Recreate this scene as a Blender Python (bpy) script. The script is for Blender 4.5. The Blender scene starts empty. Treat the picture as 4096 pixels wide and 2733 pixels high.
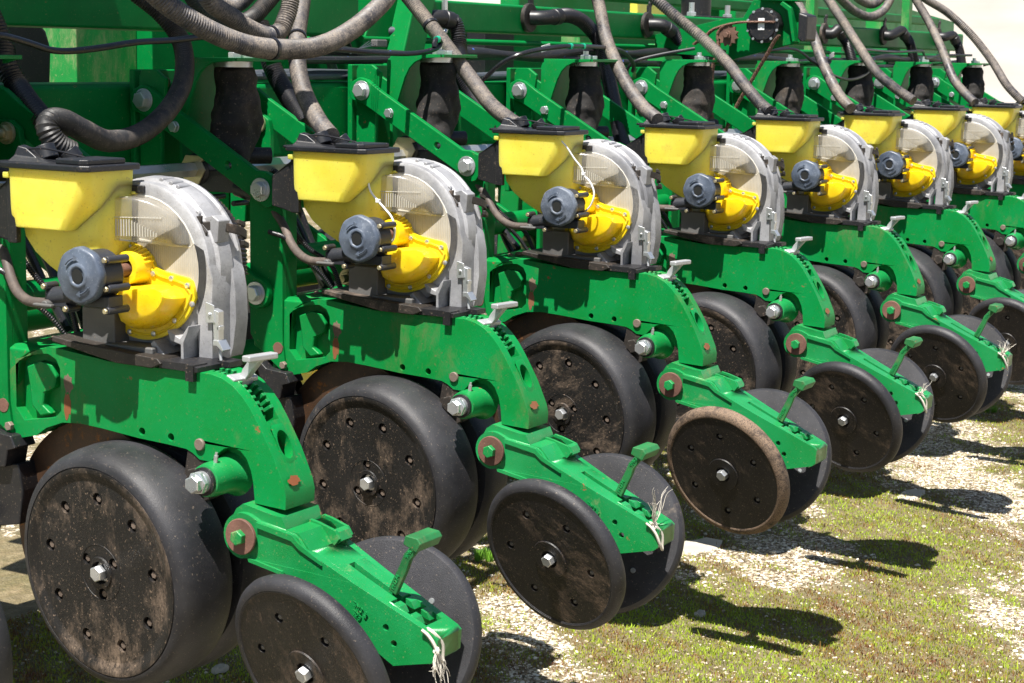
import bpy, math, random
import numpy as np
from mathutils import Vector, Matrix
from mathutils.geometry import tessellate_polygon
random.seed(7); rng = np.random.default_rng(7)
scene = bpy.context.scene
COL = scene.collection
PI = math.pi
# ------------------------------------------------------------------ camera
az, el, roll = math.radians(29.828), math.radians(-8.712), math.radians(0.905)
d = Vector((math.cos(el)*math.cos(az), math.cos(el)*math.sin(az), math.sin(el)))
r_ = d.cross(Vector((0, 0, 1))).normalized(); u_ = r_.cross(d)
r2 = math.cos(roll)*r_ + math.sin(roll)*u_; u2 = -math.sin(roll)*r_ + math.cos(roll)*u_
cam = bpy.data.cameras.new('camera'); camo = bpy.data.objects.new('camera', cam); COL.objects.link(camo)
mw = Matrix((r2, u2, -d)).transposed().to_4x4(); mw.translation = Vector((-2.14426, -2.25389, 1.35341))
camo.matrix_world = mw
cam.sensor_width = 36.0; cam.lens = 7393.9/4096*36.0; cam.clip_start = 0.05; cam.clip_end = 400
cam.dof.use_dof = True; cam.dof.focus_distance = 3.75; cam.dof.aperture_fstop = 19.0
scene.camera = camo
# ------------------------------------------------------------------ light
tosun = Vector((-.093, -.012, .2126)).normalized()
w = bpy.data.worlds.new('World'); scene.world = w; w.use_nodes = True
nt = w.node_tree; bg = nt.nodes['Background']
sky = nt.nodes.new('ShaderNodeTexSky'); sky.sky_type = 'NISHITA'; sky.sun_disc = False
sky.sun_elevation = math.asin(tosun.z); sky.sun_rotation = math.atan2(tosun.x, tosun.y)
sky.air_density = 1.0; sky.dust_density = 1.0; sky.ozone_density = 1.0
nt.links.new(sky.outputs[0], bg.inputs[0]); bg.inputs[1].default_value = 0.052
sl = bpy.data.lights.new('sun', 'SUN'); sl.energy = 5.0; sl.angle = math.radians(.53); sl.color = (1, .955, .89)
so = bpy.data.objects.new('sun', sl); COL.objects.link(so); so.rotation_euler = tosun.to_track_quat('Z', 'Y').to_euler()
so.location = (-2, 0, 6)
scene.view_settings.view_transform = 'Standard'; scene.view_settings.look = 'None'
scene.view_settings.exposure = 1.14; scene.view_settings.gamma = 1.0; scene.view_settings.use_curve_mapping = False
scene.cycles.max_bounces = 8; scene.cycles.transparent_max_bounces = 12
# ------------------------------------------------------------------ materials
def mat(name, base, rough=.5, metal=0., var=.15, dirt=None, rust=None, bump=.0, bscale=120., streak=1., rings=None, spec=.5, alt=None, rv=.12, coat=0., sss=0.):
    """dirt=(colour, coverage 0..1, scale[, softness]); rust=(coverage, scale)"""
    m = bpy.data.materials.new(name); m.use_nodes = True
    N = m.node_tree.nodes; L = m.node_tree.links; bs = N['Principled BSDF']
    tc = N.new('ShaderNodeTexCoord'); oi = N.new('ShaderNodeObjectInfo')
    ma = N.new('ShaderNodeMath'); ma.operation = 'MULTIPLY'; ma.inputs[1].default_value = 37.; L.new(oi.outputs['Random'], ma.inputs[0])
    va = N.new('ShaderNodeVectorMath'); va.operation = 'ADD'; L.new(tc.outputs['Object'], va.inputs[0]); L.new(ma.outputs[0], va.inputs[1])
    P = va.outputs[0]
    def noise(scale, detail=6, rough_=.6, vec=P, st=1., dist=0.):
        if st != 1.:
            mp = N.new('ShaderNodeMapping'); mp.inputs['Scale'].default_value = (1, 1, 1/st); L.new(vec, mp.inputs[0]); vec = mp.outputs[0]
        n = N.new('ShaderNodeTexNoise'); n.inputs['Scale'].default_value = scale; n.inputs['Detail'].default_value = detail
        n.inputs['Roughness'].default_value = rough_; n.inputs['Distortion'].default_value = dist; L.new(vec, n.inputs['Vector']); return n.outputs[0]
    def ramp(v, a, b):
        r = N.new('ShaderNodeMapRange'); r.inputs[1].default_value = a; r.inputs[2].default_value = b; r.clamp = True; L.new(v, r.inputs[0]); return r.outputs[0]
    def mix(f, a, b):
        x = N.new('ShaderNodeMix'); x.data_type = 'RGBA'
        if isinstance(f, float): x.inputs[0].default_value = f
        else: L.new(f, x.inputs[0])
        for s, v in ((6, a), (7, b)):
            if isinstance(v, tuple): x.inputs[s].default_value = (*v, 1)
            else: L.new(v, x.inputs[s])
        return x.outputs[2]
    def mul(a, b):
        x = N.new('ShaderNodeMath'); x.operation = 'MULTIPLY'
        for i, v in enumerate((a, b)):
            if isinstance(v, float): x.inputs[i].default_value = v
            else: L.new(v, x.inputs[i])
        return x.outputs[0]
    lo = tuple(max(0, c*(1-var)) for c in base); hi = alt if alt else tuple(min(1, c*(1+var)) for c in base)
    c = mix(ramp(noise(7, 5, .65), .35, .65), lo, hi)
    rg = None
    if dirt:
        col, cov, sc = dirt[:3]; soft = dirt[3] if len(dirt) > 3 else .12
        n1 = noise(sc, 8, .72, st=streak, dist=.3); n2 = noise(sc*.22, 3, .5)
        ad = N.new('ShaderNodeMath'); ad.operation = 'ADD'; L.new(mul(n1, .62), ad.inputs[0]); L.new(mul(n2, .38), ad.inputs[1])
        t = .66 - .30*cov
        f = mul(ramp(ad.outputs[0], t, t+soft), ramp(noise(sc*11, 4, .7, st=streak), .30, .56))
        c = mix(mul(f, .85), c, col); rg = f
        n3 = noise(sc*9, 2, .5); f3 = ramp(n3, .70-.08*cov, .76-.08*cov); c = mix(mul(f3, .45), c, col)
        n4 = noise(210, 3, .75); f4 = ramp(n4, .63, .70); c = mix(mul(f4, .25+.5*cov), c, col)
    if rust:
        n1 = noise(rust[1], 6, .7); f = ramp(n1, .70-.2*rust[0], .73-.2*rust[0])
        c = mix(f, c, mix(noise(60), (.16, .045, .02), (.36, .13, .06)))
    L.new(c, bs.inputs['Base Color'])
    rr = N.new('ShaderNodeMapRange'); rr.inputs[3].default_value = max(.03, rough-rv); rr.inputs[4].default_value = min(1, rough+rv)
    L.new(noise(18, 5, .7), rr.inputs[0]); ro = rr.outputs[0]
    if rg is not None:
        x = N.new('ShaderNodeMix'); x.data_type = 'FLOAT'; L.new(rg, x.inputs[0]); L.new(ro, x.inputs[2]); x.inputs[3].default_value = .92; ro = x.outputs[0]
    L.new(ro, bs.inputs['Roughness'])
    bs.inputs['Metallic'].default_value = metal; bs.inputs['Specular IOR Level'].default_value = spec
    if sss: bs.inputs['Subsurface Weight'].default_value = sss; bs.inputs['Subsurface Radius'].default_value = (1., .8, .25); bs.inputs['Subsurface Scale'].default_value = .05
    bs.inputs['Coat Weight'].default_value = coat; bs.inputs['Coat Roughness'].default_value = .15
    if bump:
        b = N.new('ShaderNodeBump'); b.inputs['Strength'].default_value = bump; b.inputs['Distance'].default_value = .0015
        L.new(noise(bscale, 4, .65), b.inputs['Height']); L.new(b.outputs[0], bs.inputs['Normal'])
    return m
TAN = (.36, .27, .19); MUD = (.23, .165, .11)
GREEN = (.003, .205, .036)
M = {}
M['green'] = mat('green_paint', GREEN, .40, var=.12, alt=(.003, .215, .052), dirt=((.15, .125, .055), .40, 14, .2), rust=(.22, 14), bump=.2, bscale=160, streak=2.2, coat=0., spec=.2)
M['green_arm'] = mat('green_arm_paint', (.005, .21, .045), .36, var=.1, alt=(.012, .245, .070), dirt=((.26, .24, .11), .26, 22, .12), rust=(.12, 20), bump=.3, bscale=420, coat=.15)
M['green_clean'] = mat('green_frame_paint', (.001, .165, .034), .42, var=.12, dirt=((.2, .22, .09), .1, 12, .12), rust=(.14, 14), bump=.1, bscale=90, coat=0., spec=.13)
M['green_old'] = mat('faded_green_paint', (.01, .24, .045), .5, var=.15, dirt=((.36, .33, .17), .55, 16, .16), streak=3)
M['yellow'] = mat('yellow_plastic', (.90, .70, .07), .38, var=.05, alt=(.92, .77, .12), dirt=((.28, .17, .05), .3, 20, .2), bump=.15, bscale=300, sss=.75)
M['yellow_cover'] = mat('yellow_cover_plastic', (.84, .57, .006), .3, var=.05, alt=(.86, .62, .02), dirt=((.26, .15, .03), .36, 14, .25), bump=.1, bscale=260, coat=.1, sss=.3)
M['lid'] = mat('black_lid_plastic', (.010, .011, .014), .42, var=.3, dirt=(TAN, .1, 40, .2), bump=.15, bscale=300)
M['black'] = mat('black_plastic', (.012, .012, .014), .45, var=.3, dirt=(TAN, .2, 36, .25), bump=.1)
M['rubber'] = mat('black_rubber', (.010, .010, .012), .6, var=.3, alt=(.018, .018, .019), dirt=((.27, .195, .14), .20, 15, .16), bump=.4, bscale=420, streak=1.6, spec=.3)
M['tread'] = mat('worn_rubber', (.018, .018, .021), .52, var=.3, alt=(.034, .034, .039), dirt=((.24, .19, .145), .24, 26, .16), bump=.4, bscale=500, spec=.4)
M['tread_dusty'] = mat('dusty_rubber', (.014, .013, .014), .6, var=.3, dirt=((.25, .175, .12), .95, 34, .12), bump=.5, bscale=400, spec=.3)
M['disc_face'] = mat('black_wheel_disc', (.0085, .008, .0085), .45, var=.35, dirt=((.24, .17, .12), .44, 30, .2), bump=.5, bscale=380, streak=2.6, spec=.4)
M['disc_muddy'] = mat('muddy_wheel_disc', (.009, .0085, .0085), .48, var=.35, dirt=((.31, .225, .16), .56, 20, .22), bump=.6, bscale=360, streak=2., spec=.4)
M['hose'] = mat('dusty_ribbed_hose', (.020, .020, .025), .42, var=.35, alt=(.045, .046, .058), dirt=((.33, .275, .22), .9, 22, .25), bump=.2, bscale=300)
M['hose_dark'] = mat('dark_ribbed_hose', (.014, .0135, .014), .5, var=.3, dirt=((.15, .12, .095), .6, 26, .25), bump=.2, bscale=300)
M['hose_black'] = mat('black_corrugated_hose', (.010, .010, .013), .36, var=.3, dirt=(TAN, .08, 20, .2))
M['cable'] = mat('cable_black', (.011, .011, .014), .35, dirt=(TAN, .08, 30, .2))
M['cable_dusty'] = mat('dusty_drive_cable', (.07, .055, .048), .6, dirt=((.24, .18, .14), .55, 40, .25), bump=.4)
M['bladder'] = mat('rubber_bladder', (.016, .014, .013), .8, var=.3, dirt=((.19, .14, .10), .50, 16, .35), bump=.7, bscale=480)
M['alu'] = mat('cast_aluminium', (.22, .225, .245), .5, metal=.25, var=.2, alt=(.42, .42, .43), dirt=((.15, .14, .13), .6, 30, .25), bump=.35, bscale=380)
M['alu_dark'] = mat('dull_cast_metal', (.12, .118, .115), .6, metal=.2, var=.2, dirt=(MUD, .3, 22, .25), bump=.4, bscale=300)
M['zinc'] = mat('zinc_plate', (.58, .60, .62), .3, metal=.75, var=.12, dirt=((.40, .33, .27), .15, 30, .25), bump=.1)
M['zinc_y'] = mat('yellow_zinc', (.52, .45, .28), .35, metal=.7, var=.15, dirt=(MUD, .25, 40, .25))
M['silver'] = mat('bare_aluminium', (.44, .45, .46), .42, metal=.45, var=.1, dirt=((.36, .34, .31), .15, 30, .3), bump=.2, bscale=300)
M['rust'] = mat('rusty_washer', (.13, .060, .042), .7, metal=.1, var=.35, alt=(.20, .10, .075), dirt=((.34, .17, .09), .3, 60, .3), bump=.4, bscale=300)
M['disc_rust'] = mat('rusty_steel_disc', (.040, .027, .020), .45, metal=.3, var=.3, alt=(.085, .045, .025), dirt=((.42, .16, .03), .26, 70, .06), bump=.2)
M['chain'] = mat('rusty_chain', (.12, .065, .045), .7, metal=.2, var=.3, alt=(.2, .11, .075), bump=.5)
M['grimy'] = mat('grimy_strip', (.022, .018, .015), .55, var=.3, dirt=((.30, .22, .17), .42, 26, .2), bump=.3)
M['mud'] = mat('dried_mud', (.19, .135, .095), .95, var=.3, bump=1., bscale=120)
M['grille'] = mat('frosted_grille', (.52, .50, .44), .35, var=.05)
M['tie'] = mat('white_nylon', (.80, .80, .78), .4, var=.05)
M['twine'] = mat('frayed_twine', (.52, .48, .41), .8, var=.1)
M['gearcap'] = mat('blue_grey_cap', (.050, .066, .100), .40, var=.3, alt=(.10, .125, .17), dirt=((.27, .30, .35), .55, 24, .3), bump=.15, bscale=200)
M['gearbody'] = mat('gearbox_plastic', (.022, .024, .030), .42, var=.3, dirt=((.22, .18, .15), .18, 30, .3), bump=.15)
M['dark'] = mat('dark_interior', (.006, .007, .006), .8, var=.2)
M['orange'] = mat('primer_orange', (.42, .10, .03), .6, var=.15, dirt=(MUD, .3, 40))
M['orange_rust'] = mat('orange_primer_rust', (.30, .085, .022), .65, var=.3, alt=(.22, .10, .05), dirt=((.12, .05, .03), .4, 60, .15))
M['lever'] = mat('worn_lever_paint', (.012, .13, .035), .5, var=.3, dirt=((.17, .12, .06), .5, 60, .25), rust=(.3, 40), bump=.3)
M['pin'] = mat('worn_pin', (.17, .13, .105), .6, metal=.2, var=.25, bump=.3)
M['pale'] = mat('white_label', (.75, .75, .74), .5, var=.03)
M['letter'] = mat('hose_print', (.6, .62, .66), .5, var=.03)
M['teal'] = mat('teal_clip', (.01, .34, .20), .4, var=.05)
M['pipe'] = mat('grey_pipe', (.06, .07, .085), .4, var=.2, dirt=(TAN, .25, 24, .3))
# braided harness with blue tracer marks
def harness_mat():
    m = mat('braided_harness', (.012, .012, .014), .5, var=.3, dirt=(TAN, .12, 40, .2)); N = m.node_tree.nodes; L = m.node_tree.links; bs = N['Principled BSDF']
    src = bs.inputs['Base Color'].links[0].from_socket
    tc = N.new('ShaderNodeTexCoord'); v = N.new('ShaderNodeTexVoronoi'); v.inputs['Scale'].default_value = 34; L.new(tc.outputs['Object'], v.inputs['Vector'])
    r = N.new('ShaderNodeMapRange'); r.inputs[1].default_value = .13; r.inputs[2].default_value = .10; L.new(v.outputs['Distance'], r.inputs[0])
    x = N.new('ShaderNodeMix'); x.data_type = 'RGBA'; L.new(r.outputs[0], x.inputs[0]); L.new(src, x.inputs[6]); x.inputs[7].default_value = (.05, .10, .4, 1)
    L.new(x.outputs[2], bs.inputs['Base Color']); return m
M['harness'] = harness_mat()
def clear_mat():
    m = bpy.data.materials.new('clear_plastic'); m.use_nodes = True; N = m.node_tree.nodes; L = m.node_tree.links
    N.remove(N['Principled BSDF']); out = N['Material Output']
    tr = N.new('ShaderNodeBsdfTransparent'); tr.inputs[0].default_value = (.97, .965, .95, 1)
    gl = N.new('ShaderNodeBsdfGlossy'); gl.inputs['Roughness'].default_value = .16; gl.inputs[0].default_value = (.95, .95, .95, 1)
    df = N.new('ShaderNodeBsdfDiffuse'); df.inputs[0].default_value = (.80, .78, .74, 1)
    tl = N.new('ShaderNodeBsdfTranslucent'); tl.inputs[0].default_value = (.80, .78, .74, 1)
    fr = N.new('ShaderNodeFresnel'); fr.inputs[0].default_value = 1.5
    tc = N.new('ShaderNodeTexCoord'); n = N.new('ShaderNodeTexNoise'); n.inputs['Scale'].default_value = 22; n.inputs['Detail'].default_value = 7; L.new(tc.outputs['Object'], n.inputs['Vector'])
    mr = N.new('ShaderNodeMapRange'); mr.inputs[1].default_value = .3; mr.inputs[2].default_value = .75; mr.inputs[3].default_value = .10; mr.inputs[4].default_value = .30; L.new(n.outputs[0], mr.inputs[0])
    md = N.new('ShaderNodeMixShader'); md.inputs[0].default_value = .4; L.new(df.outputs[0], md.inputs[1]); L.new(tl.outputs[0], md.inputs[2])
    m1 = N.new('ShaderNodeMixShader'); L.new(mr.outputs[0], m1.inputs[0]); L.new(tr.outputs[0], m1.inputs[1]); L.new(md.outputs[0], m1.inputs[2])
    m2 = N.new('ShaderNodeMixShader'); L.new(fr.outputs[0], m2.inputs[0]); L.new(m1.outputs[0], m2.inputs[1]); L.new(gl.outputs[0], m2.inputs[2])
    L.new(m2.outputs[0], out.inputs[0]); return m
M['clear'] = clear_mat()
def rib_mat():
    m = bpy.data.materials.new('seed_disc_grey'); m.use_nodes = True; N = m.node_tree.nodes; L = m.node_tree.links; bs = N['Principled BSDF']
    tc = N.new('ShaderNodeTexCoord'); sp = N.new('ShaderNodeSeparateXYZ'); L.new(tc.outputs['Object'], sp.inputs[0])
    wv = N.new('ShaderNodeMath'); wv.operation = 'MULTIPLY'; wv.inputs[1].default_value = 1500; L.new(sp.outputs[1], wv.inputs[0])
    sn = N.new('ShaderNodeMath'); sn.operation = 'SINE'; L.new(wv.outputs[0], sn.inputs[0])
    b = N.new('ShaderNodeBump'); b.inputs['Strength'].default_value = .5; b.inputs['Distance'].default_value = .001; L.new(sn.outputs[0], b.inputs['Height']); L.new(b.outputs[0], bs.inputs['Normal'])
    n = N.new('ShaderNodeTexNoise'); n.inputs['Scale'].default_value = 30; n.inputs['Detail'].default_value = 6; L.new(tc.outputs['Object'], n.inputs['Vector'])
    x = N.new('ShaderNodeMix'); x.data_type = 'RGBA'; L.new(n.outputs[0], x.inputs[0]); x.inputs[6].default_value = (.26, .24, .20, 1); x.inputs[7].default_value = (.52, .49, .43, 1)
    L.new(x.outputs[2], bs.inputs['Base Color']); bs.inputs['Roughness'].default_value = .6; return m
M['seeddisc'] = rib_mat()
# ------------------------------------------------------------------ mesh builder
def unit(v): v = Vector(v); return v.normalized()
def frame(axis, up=(0, 0, 1)):
    a = unit(axis); up = Vector(up)
    if abs(a.dot(up)) > .95: up = Vector((0, 1, 0))
    e1 = up.cross(a).normalized(); e2 = a.cross(e1); return a, e1, e2
class MB:
    def __init__(s): s.v = []; s.f = []
    def add(s, vs, fs):
        b = len(s.v); s.v += [tuple(v) for v in vs]; s.f += [tuple(i+b for i in f) for f in fs]; return s
    def prism(s, poly, x0, x1, holes=(), plane='x'):
        loops = [list(poly)]+[list(h) for h in holes]
        flat = [p for l in loops for p in l]; n = len(flat)
        def P(p, x): return {'x': (x, p[0], p[1]), 'y': (p[0], x, p[1]), 'z': (p[0], p[1], x)}[plane]
        vs = [P(p, x0) for p in flat]+[P(p, x1) for p in flat]
        tris = tessellate_polygon([[Vector((p[0], p[1], 0)) for p in l] for l in loops]) if (holes or len(poly) > 4) else None
        fs = []
        if tris:
            for t in tris: fs.append((t[0], t[1], t[2])); fs.append((t[2]+n, t[1]+n, t[0]+n))
        else: fs = [tuple(range(n)), tuple(range(2*n-1, n-1, -1))]
        b = 0
        for l in loops:
            k = len(l)
            for i in range(k): j = (i+1) % k; fs.append((b+i, b+j, b+j+n, b+i+n))
            b += k
        return s.add(vs, fs)
    def box(s, a, b, mtx=None):
        x0, y0, z0 = a; x1, y1, z1 = b
        vs = [(x0, y0, z0), (x1, y0, z0), (x1, y1, z0), (x0, y1, z0), (x0, y0, z1), (x1, y0, z1), (x1, y1, z1), (x0, y1, z1)]
        if mtx: vs = [mtx @ Vector(v) for v in vs]
        return s.add(vs, [(0, 3, 2, 1), (4, 5, 6, 7), (0, 1, 5, 4), (1, 2, 6, 5), (2, 3, 7, 6), (3, 0, 4, 7)])
    def lathe(s, prof, o, axis, n=32, up=(0, 0, 1), lobes=None, arc=None):
        """prof: (t along axis, r)."""
        a, e1, e2 = frame(axis, up); o = Vector(o); vs = []; k = len(prof)
        full = arc is None; a0, a1 = arc or (0, 2*PI); cnt = n if full else n+1
        for i in range(cnt):
            th = a0+(a1-a0)*i/n; dv = math.cos(th)*e1+math.sin(th)*e2
            for t, r in prof:
                if lobes: r = r*(1+lobes[1]*math.cos(lobes[0]*th+.4))
                vs.append(o+a*t+dv*r)
        fs = []
        for i in range(n if full else n):
            j = (i+1) % cnt if full else i+1
            for q in range(k-1): fs.append((i*k+q, i*k+q+1, j*k+q+1, j*k+q))
        return s.add(vs, fs)
    def cyl(s, p0, p1, r, r1=None, n=20, caps=True, ch=0.):
        p0 = Vector(p0); p1 = Vector(p1); L = (p1-p0).length; r1 = r if r1 is None else r1
        prof = [(0, r), (L, r1)]
        if ch: prof = [(0, r-ch), (ch, r), (L-ch, r1), (L, r1-ch)]
        if caps: prof = [(0, 0.0001)]+prof+[(L, .0001)]
        return s.lathe(prof, p0, p1-p0, n)
    def hexbolt(s, p, axis, r, h, rot=.3):
        """hex head with its face toward +axis"""
        a, e1, e2 = frame(axis); p = Vector(p); vs = []
        for t, rr in ((0, r), (h*.88, r), (h, r*.88)):
            for i in range(6):
                th = rot+i*PI/3; vs.append(p+a*t+rr*(math.cos(th)*e1+math.sin(th)*e2))
        fs = [tuple(range(5, -1, -1)), tuple(range(12, 18))]
        for q in (0, 6):
            for i in range(6): j = (i+1) % 6; fs.append((q+i, q+j, q+6+j, q+6+i))
        return s.add(vs, fs)
    def tube(s, pts, r, n=12, rib=None, caps=True, rf=None):
        """rib=(pitch, depth)"""
        pts = [Vector(p) for p in pts]; k = len(pts); vs = []; prev = None
        acc = 0.
        for i, p in enumerate(pts):
            t = (pts[min(i+1, k-1)]-pts[max(i-1, 0)]).normalized()
            if prev is None:
                e1 = t.cross(Vector((0, 0, 1)))
                if e1.length < .1: e1 = t.cross(Vector((0, 1, 0)))
                e1.normalize()
            else:
                e1 = (prev-t*prev.dot(t)).normalized()
            prev = e1; e2 = t.cross(e1)
            if i: acc += (p-pts[i-1]).length
            rr = r
            if rf: rr = r*rf(i/(k-1))
            if rib:
                ph = i % 2 if rib[0] == 0 else None
                rr = rr-(rib[1] if (i//rib[2]) % 2 else 0.)
            for j in range(n):
                th = 2*PI*j/n; vs.append(p+rr*(math.cos(th)*e1+math.sin(th)*e2))
        fs = []
        for i in range(k-1):
            for j in range(n): q = (j+1) % n; fs.append((i*n+j, i*n+q, (i+1)*n+q, (i+1)*n+j))
        if caps: fs.append(tuple(range(n-1, -1, -1))); fs.append(tuple((k-1)*n+j for j in range(n)))
        return s.add(vs, fs)
    def loft(s, rings, caps=True):
        k = len(rings[0]); vs = [p for r in rings for p in r]; fs = []
        for i in range(len(rings)-1):
            for j in range(k): q = (j+1) % k; fs.append((i*k+j, i*k+q, (i+1)*k+q, (i+1)*k+j))
        if caps: fs.append(tuple(range(k-1, -1, -1))); fs.append(tuple((len(rings)-1)*k+j for j in range(k)))
        return s.add(vs, fs)
    def xf(s, fn): s.v = [tuple(fn(Vector(v))) for v in s.v]; return s
    def build(s, name, m, parent=None, bevel=0., ang=32, seg=2, label=None, extra=()):
        me = bpy.data.meshes.new(name); me.from_pydata(s.v, [], s.f); me.update()
        import bmesh
        b = bmesh.new(); b.from_mesh(me); bmesh.ops.remove_doubles(b, verts=b.verts, dist=1e-5)
        bmesh.ops.recalc_face_normals(b, faces=b.faces); b.to_mesh(me); b.free()
        me.polygons.foreach_set('use_smooth', [True]*len(me.polygons))
        o = bpy.data.objects.new(name, me); COL.objects.link(o); me.materials.append(M[m] if isinstance(m, str) else m)
        if bevel:
            bv = o.modifiers.new('bevel', 'BEVEL'); bv.width = bevel; bv.segments = seg; bv.limit_method = 'ANGLE'; bv.angle_limit = math.radians(ang); bv.harden_normals = True
        else: me.set_sharp_from_angle(angle=math.radians(ang))
        if parent: o.parent = parent
        if label: o['label'] = label
        return o
def smooth(pts, step):
    pts = [Vector(p) for p in pts]; P = [pts[0]*2-pts[1]]+pts+[pts[-1]*2-pts[-2]]; out = []
    for i in range(1, len(P)-2):
        a, b, c, e = P[i-1], P[i], P[i+1], P[i+2]
        for k in range(40):
            t = k/40; out.append(.5*((2*b)+(c-a)*t+(2*a-5*b+4*c-e)*t*t+(3*b-a-3*c+e)*t**3))
    out.append(pts[-1])
    res = [out[0]]; acc = 0.
    for i in range(1, len(out)):
        seg = (out[i]-out[i-1]); L = seg.length
        if L < 1e-9: continue
        pos = 0.
        while acc+L-pos >= step:
            pos += step-acc; res.append(out[i-1]+seg*(pos/L)); acc = 0.
        acc += L-pos
    return res
def tag(o, label, cat, group=None, kind=None):
    o['label'] = label; o['category'] = cat
    if group: o['group'] = group
    if kind: o['kind'] = kind
    return o
def empty(name, loc, label=None, cat=None, group=None):
    o = bpy.data.objects.new(name, None); COL.objects.link(o); o.location = loc; o.empty_display_size = .1
    if label: tag(o, label, cat, group)
    return o
def circ(cy, cz, r, n=20, a0=0.): return [(cy+r*math.cos(a0+2*PI*i/n), cz+r*math.sin(a0+2*PI*i/n)) for i in range(n)]
def arc(cy, cz, r, d0, d1, n=12): return [(cy+r*math.cos(math.radians(d0+(d1-d0)*i/n)), cz+r*math.sin(math.radians(d0+(d1-d0)*i/n))) for i in range(n+1)]
def text_mesh(body, size, depth, m, parent, name, mtx):
    cu = bpy.data.curves.new(name, 'FONT'); cu.body = body; cu.size = size; cu.extrude = depth; cu.resolution_u = 3
    t = bpy.data.objects.new(name+'_tmp', cu); COL.objects.link(t)
    me = bpy.data.meshes.new_from_object(t); bpy.data.objects.remove(t); me.transform(mtx)
    me.materials.clear(); me.materials.append(M[m]); me.name = name
    o = bpy.data.objects.new(name, me); COL.objects.link(o); o.parent = parent; return o
# ------------------------------------------------------------------ row unit
U = empty('planter_row_unit', (0, 0, 0))
XL, XR, XC = .093, .169, .131
# ---- main frame casting
top = [(-.02, .84), (-.05, .858), (-.087, .870), (-.12, .868), (-.22, .858), (-.32, .857), (-.374, .858), (-.428, .858), (-.452, .853), (-.473, .843), (-.490, .829), (-.506, .811), (-.521, .789), (-.535, .766), (-.549, .742), (-.562, .714), (-.570, .696), (-.574, .680), (-.573, .659)]
bot = [(-.514, .662), (-.511, .693), (-.507, .712), (-.498, .731), (-.486, .742), (-.472, .746), (-.455, .742), (-.442, .733), (-.427, .717), (-.405, .718), (-.391, .727), (-.378, .732), (-.34, .735), (-.28, .738), (-.202, .745), (-.154, .748), (-.115, .745), (-.079, .732), (-.057, .717), (-.01, .706), (.03, .72), (.03, .80)]
hole = [circ(-.287, .750, .0065, 12), circ(-.347, .7475, .0065, 12)]
cav = [(-.012, .842), (-.05, .853), (-.086, .858), (-.104, .850), (-.112, .835), (-.113, .80), (-.113, .765), (-.10, .752), (-.03, .74), (-.012, .76)]
fr = MB(); fr.prism(top+bot, XL, XL+.022, holes=hole+[cav]); fr.prism(top+bot, XR-.022, XR)
# centre fill: slot along the toothed rack and the oval opening are left open
cf = [(-.02, .84), (-.05, .858), (-.087, .870), (-.12, .868), (-.32, .857), (-.392, .857), (-.40, .825), (-.45, .80), (-.495, .76), (-.522, .789), (-.529, .777), (-.50, .735), (-.515, .70), (-.556, .727), (-.562, .714), (-.570, .696), (-.574, .680), (-.573, .659), (-.525, .660), (-.49, .70), (-.44, .74), (-.40, .742), (-.28, .742), (-.15, .752), (-.08, .736), (-.01, .71), (.03, .72), (.03, .80)]
fr.prism(cf, XL+.0215, XR-.0215)
fr_o = fr.build('main_frame', 'green', U, bevel=.0045, ang=40)
ri = MB()  # relief pocket casting on the side
ri.prism([(-.03, .832), (-.06, .842), (-.088, .838), (-.098, .82), (-.092, .80), (-.07, .79), (-.066, .768), (-.085, .755), (-.06, .748), (-.04, .765), (-.036, .80)], XL+.006, XL+.03)
ri.build('casting_relief', 'green', fr_o, bevel=.004, ang=40)
db = MB(); db.prism(cav, XL+.020, XL+.023); db.build('pocket_floor', 'green', fr_o)
# oval rim
ov = MB(); n = 28; uy, uz = Vector((0, -.545+.533, .748-.77)).normalized(), None
tdir = Vector((0, -.0235, -.0495)).normalized(); ndir = Vector((0, -tdir.z, tdir.y))*-1
if ndir.y > 0: ndir = -ndir
oc = Vector((XC, -.5425, .7525))-ndir*.001
rings = [[], [], []]
for i in range(n):
    th = 2*PI*i/n; c_, s_ = math.cos(th), math.sin(th)
    q = lambda a, b, off: oc+Vector((1, 0, 0))*a*c_+tdir*b*s_+ndir*off
    rings[0].append(q(.0185, .030, .003)); rings[1].append(q(.0150, .0235, .003)); rings[2].append(q(.0150, .0235, -.014))
ov.loft(rings, caps=False)
sq = []
for i in range(n):
    th = 2*PI*i/n; k = max(abs(math.cos(th)), abs(math.sin(th)))
    sq.append(oc+Vector((1, 0, 0))*(.017*math.cos(th)/k)+tdir*(.034*math.sin(th)/k)+ndir*.0012)
ov.loft([rings[0], sq], caps=False)
ov.build('oval_opening_rim', 'green', fr_o, ang=50)
# tooth rack on both sides of the slot
tk = MB()
arcp = [Vector((0, y, z)) for y, z in [(-.400, .858), (-.428, .858), (-.452, .853), (-.473, .843), (-.490, .829), (-.506, .811), (-.518, .793)]]
arcs = smooth(arcp, .0115)
for i in range(len(arcs)-1):
    p = arcs[i]; t = (arcs[i+1]-arcs[i]).normalized(); nn_ = Vector((0, t.z, -t.y))
    if nn_.z > 0 or nn_.y > 0: nn_ = nn_
    nn_ = Vector((0, -abs(t.z), abs(t.y)))
    for xa, xb in ((XL+.0205, XL+.0295), (XR-.0295, XR-.0205)):
        m4 = Matrix((Vector((1, 0, 0)), t, nn_)).transposed().to_4x4(); m4.translation = p
        tk.box((xa, -.0028, -.016), (xb, .0028, .0005), m4)
tk.build('tooth_rack', 'green_arm', fr_o, bevel=.001)
def blob(cy_, cz_, ry, rz, n_, sd):
    q = random.Random(sd); return [(cy_+ry*q.uniform(.6, 1.15)*math.cos(2*PI*k/n_), cz_+rz*q.uniform(.6, 1.15)*math.sin(2*PI*k/n_)) for k in range(n_)]
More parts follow.
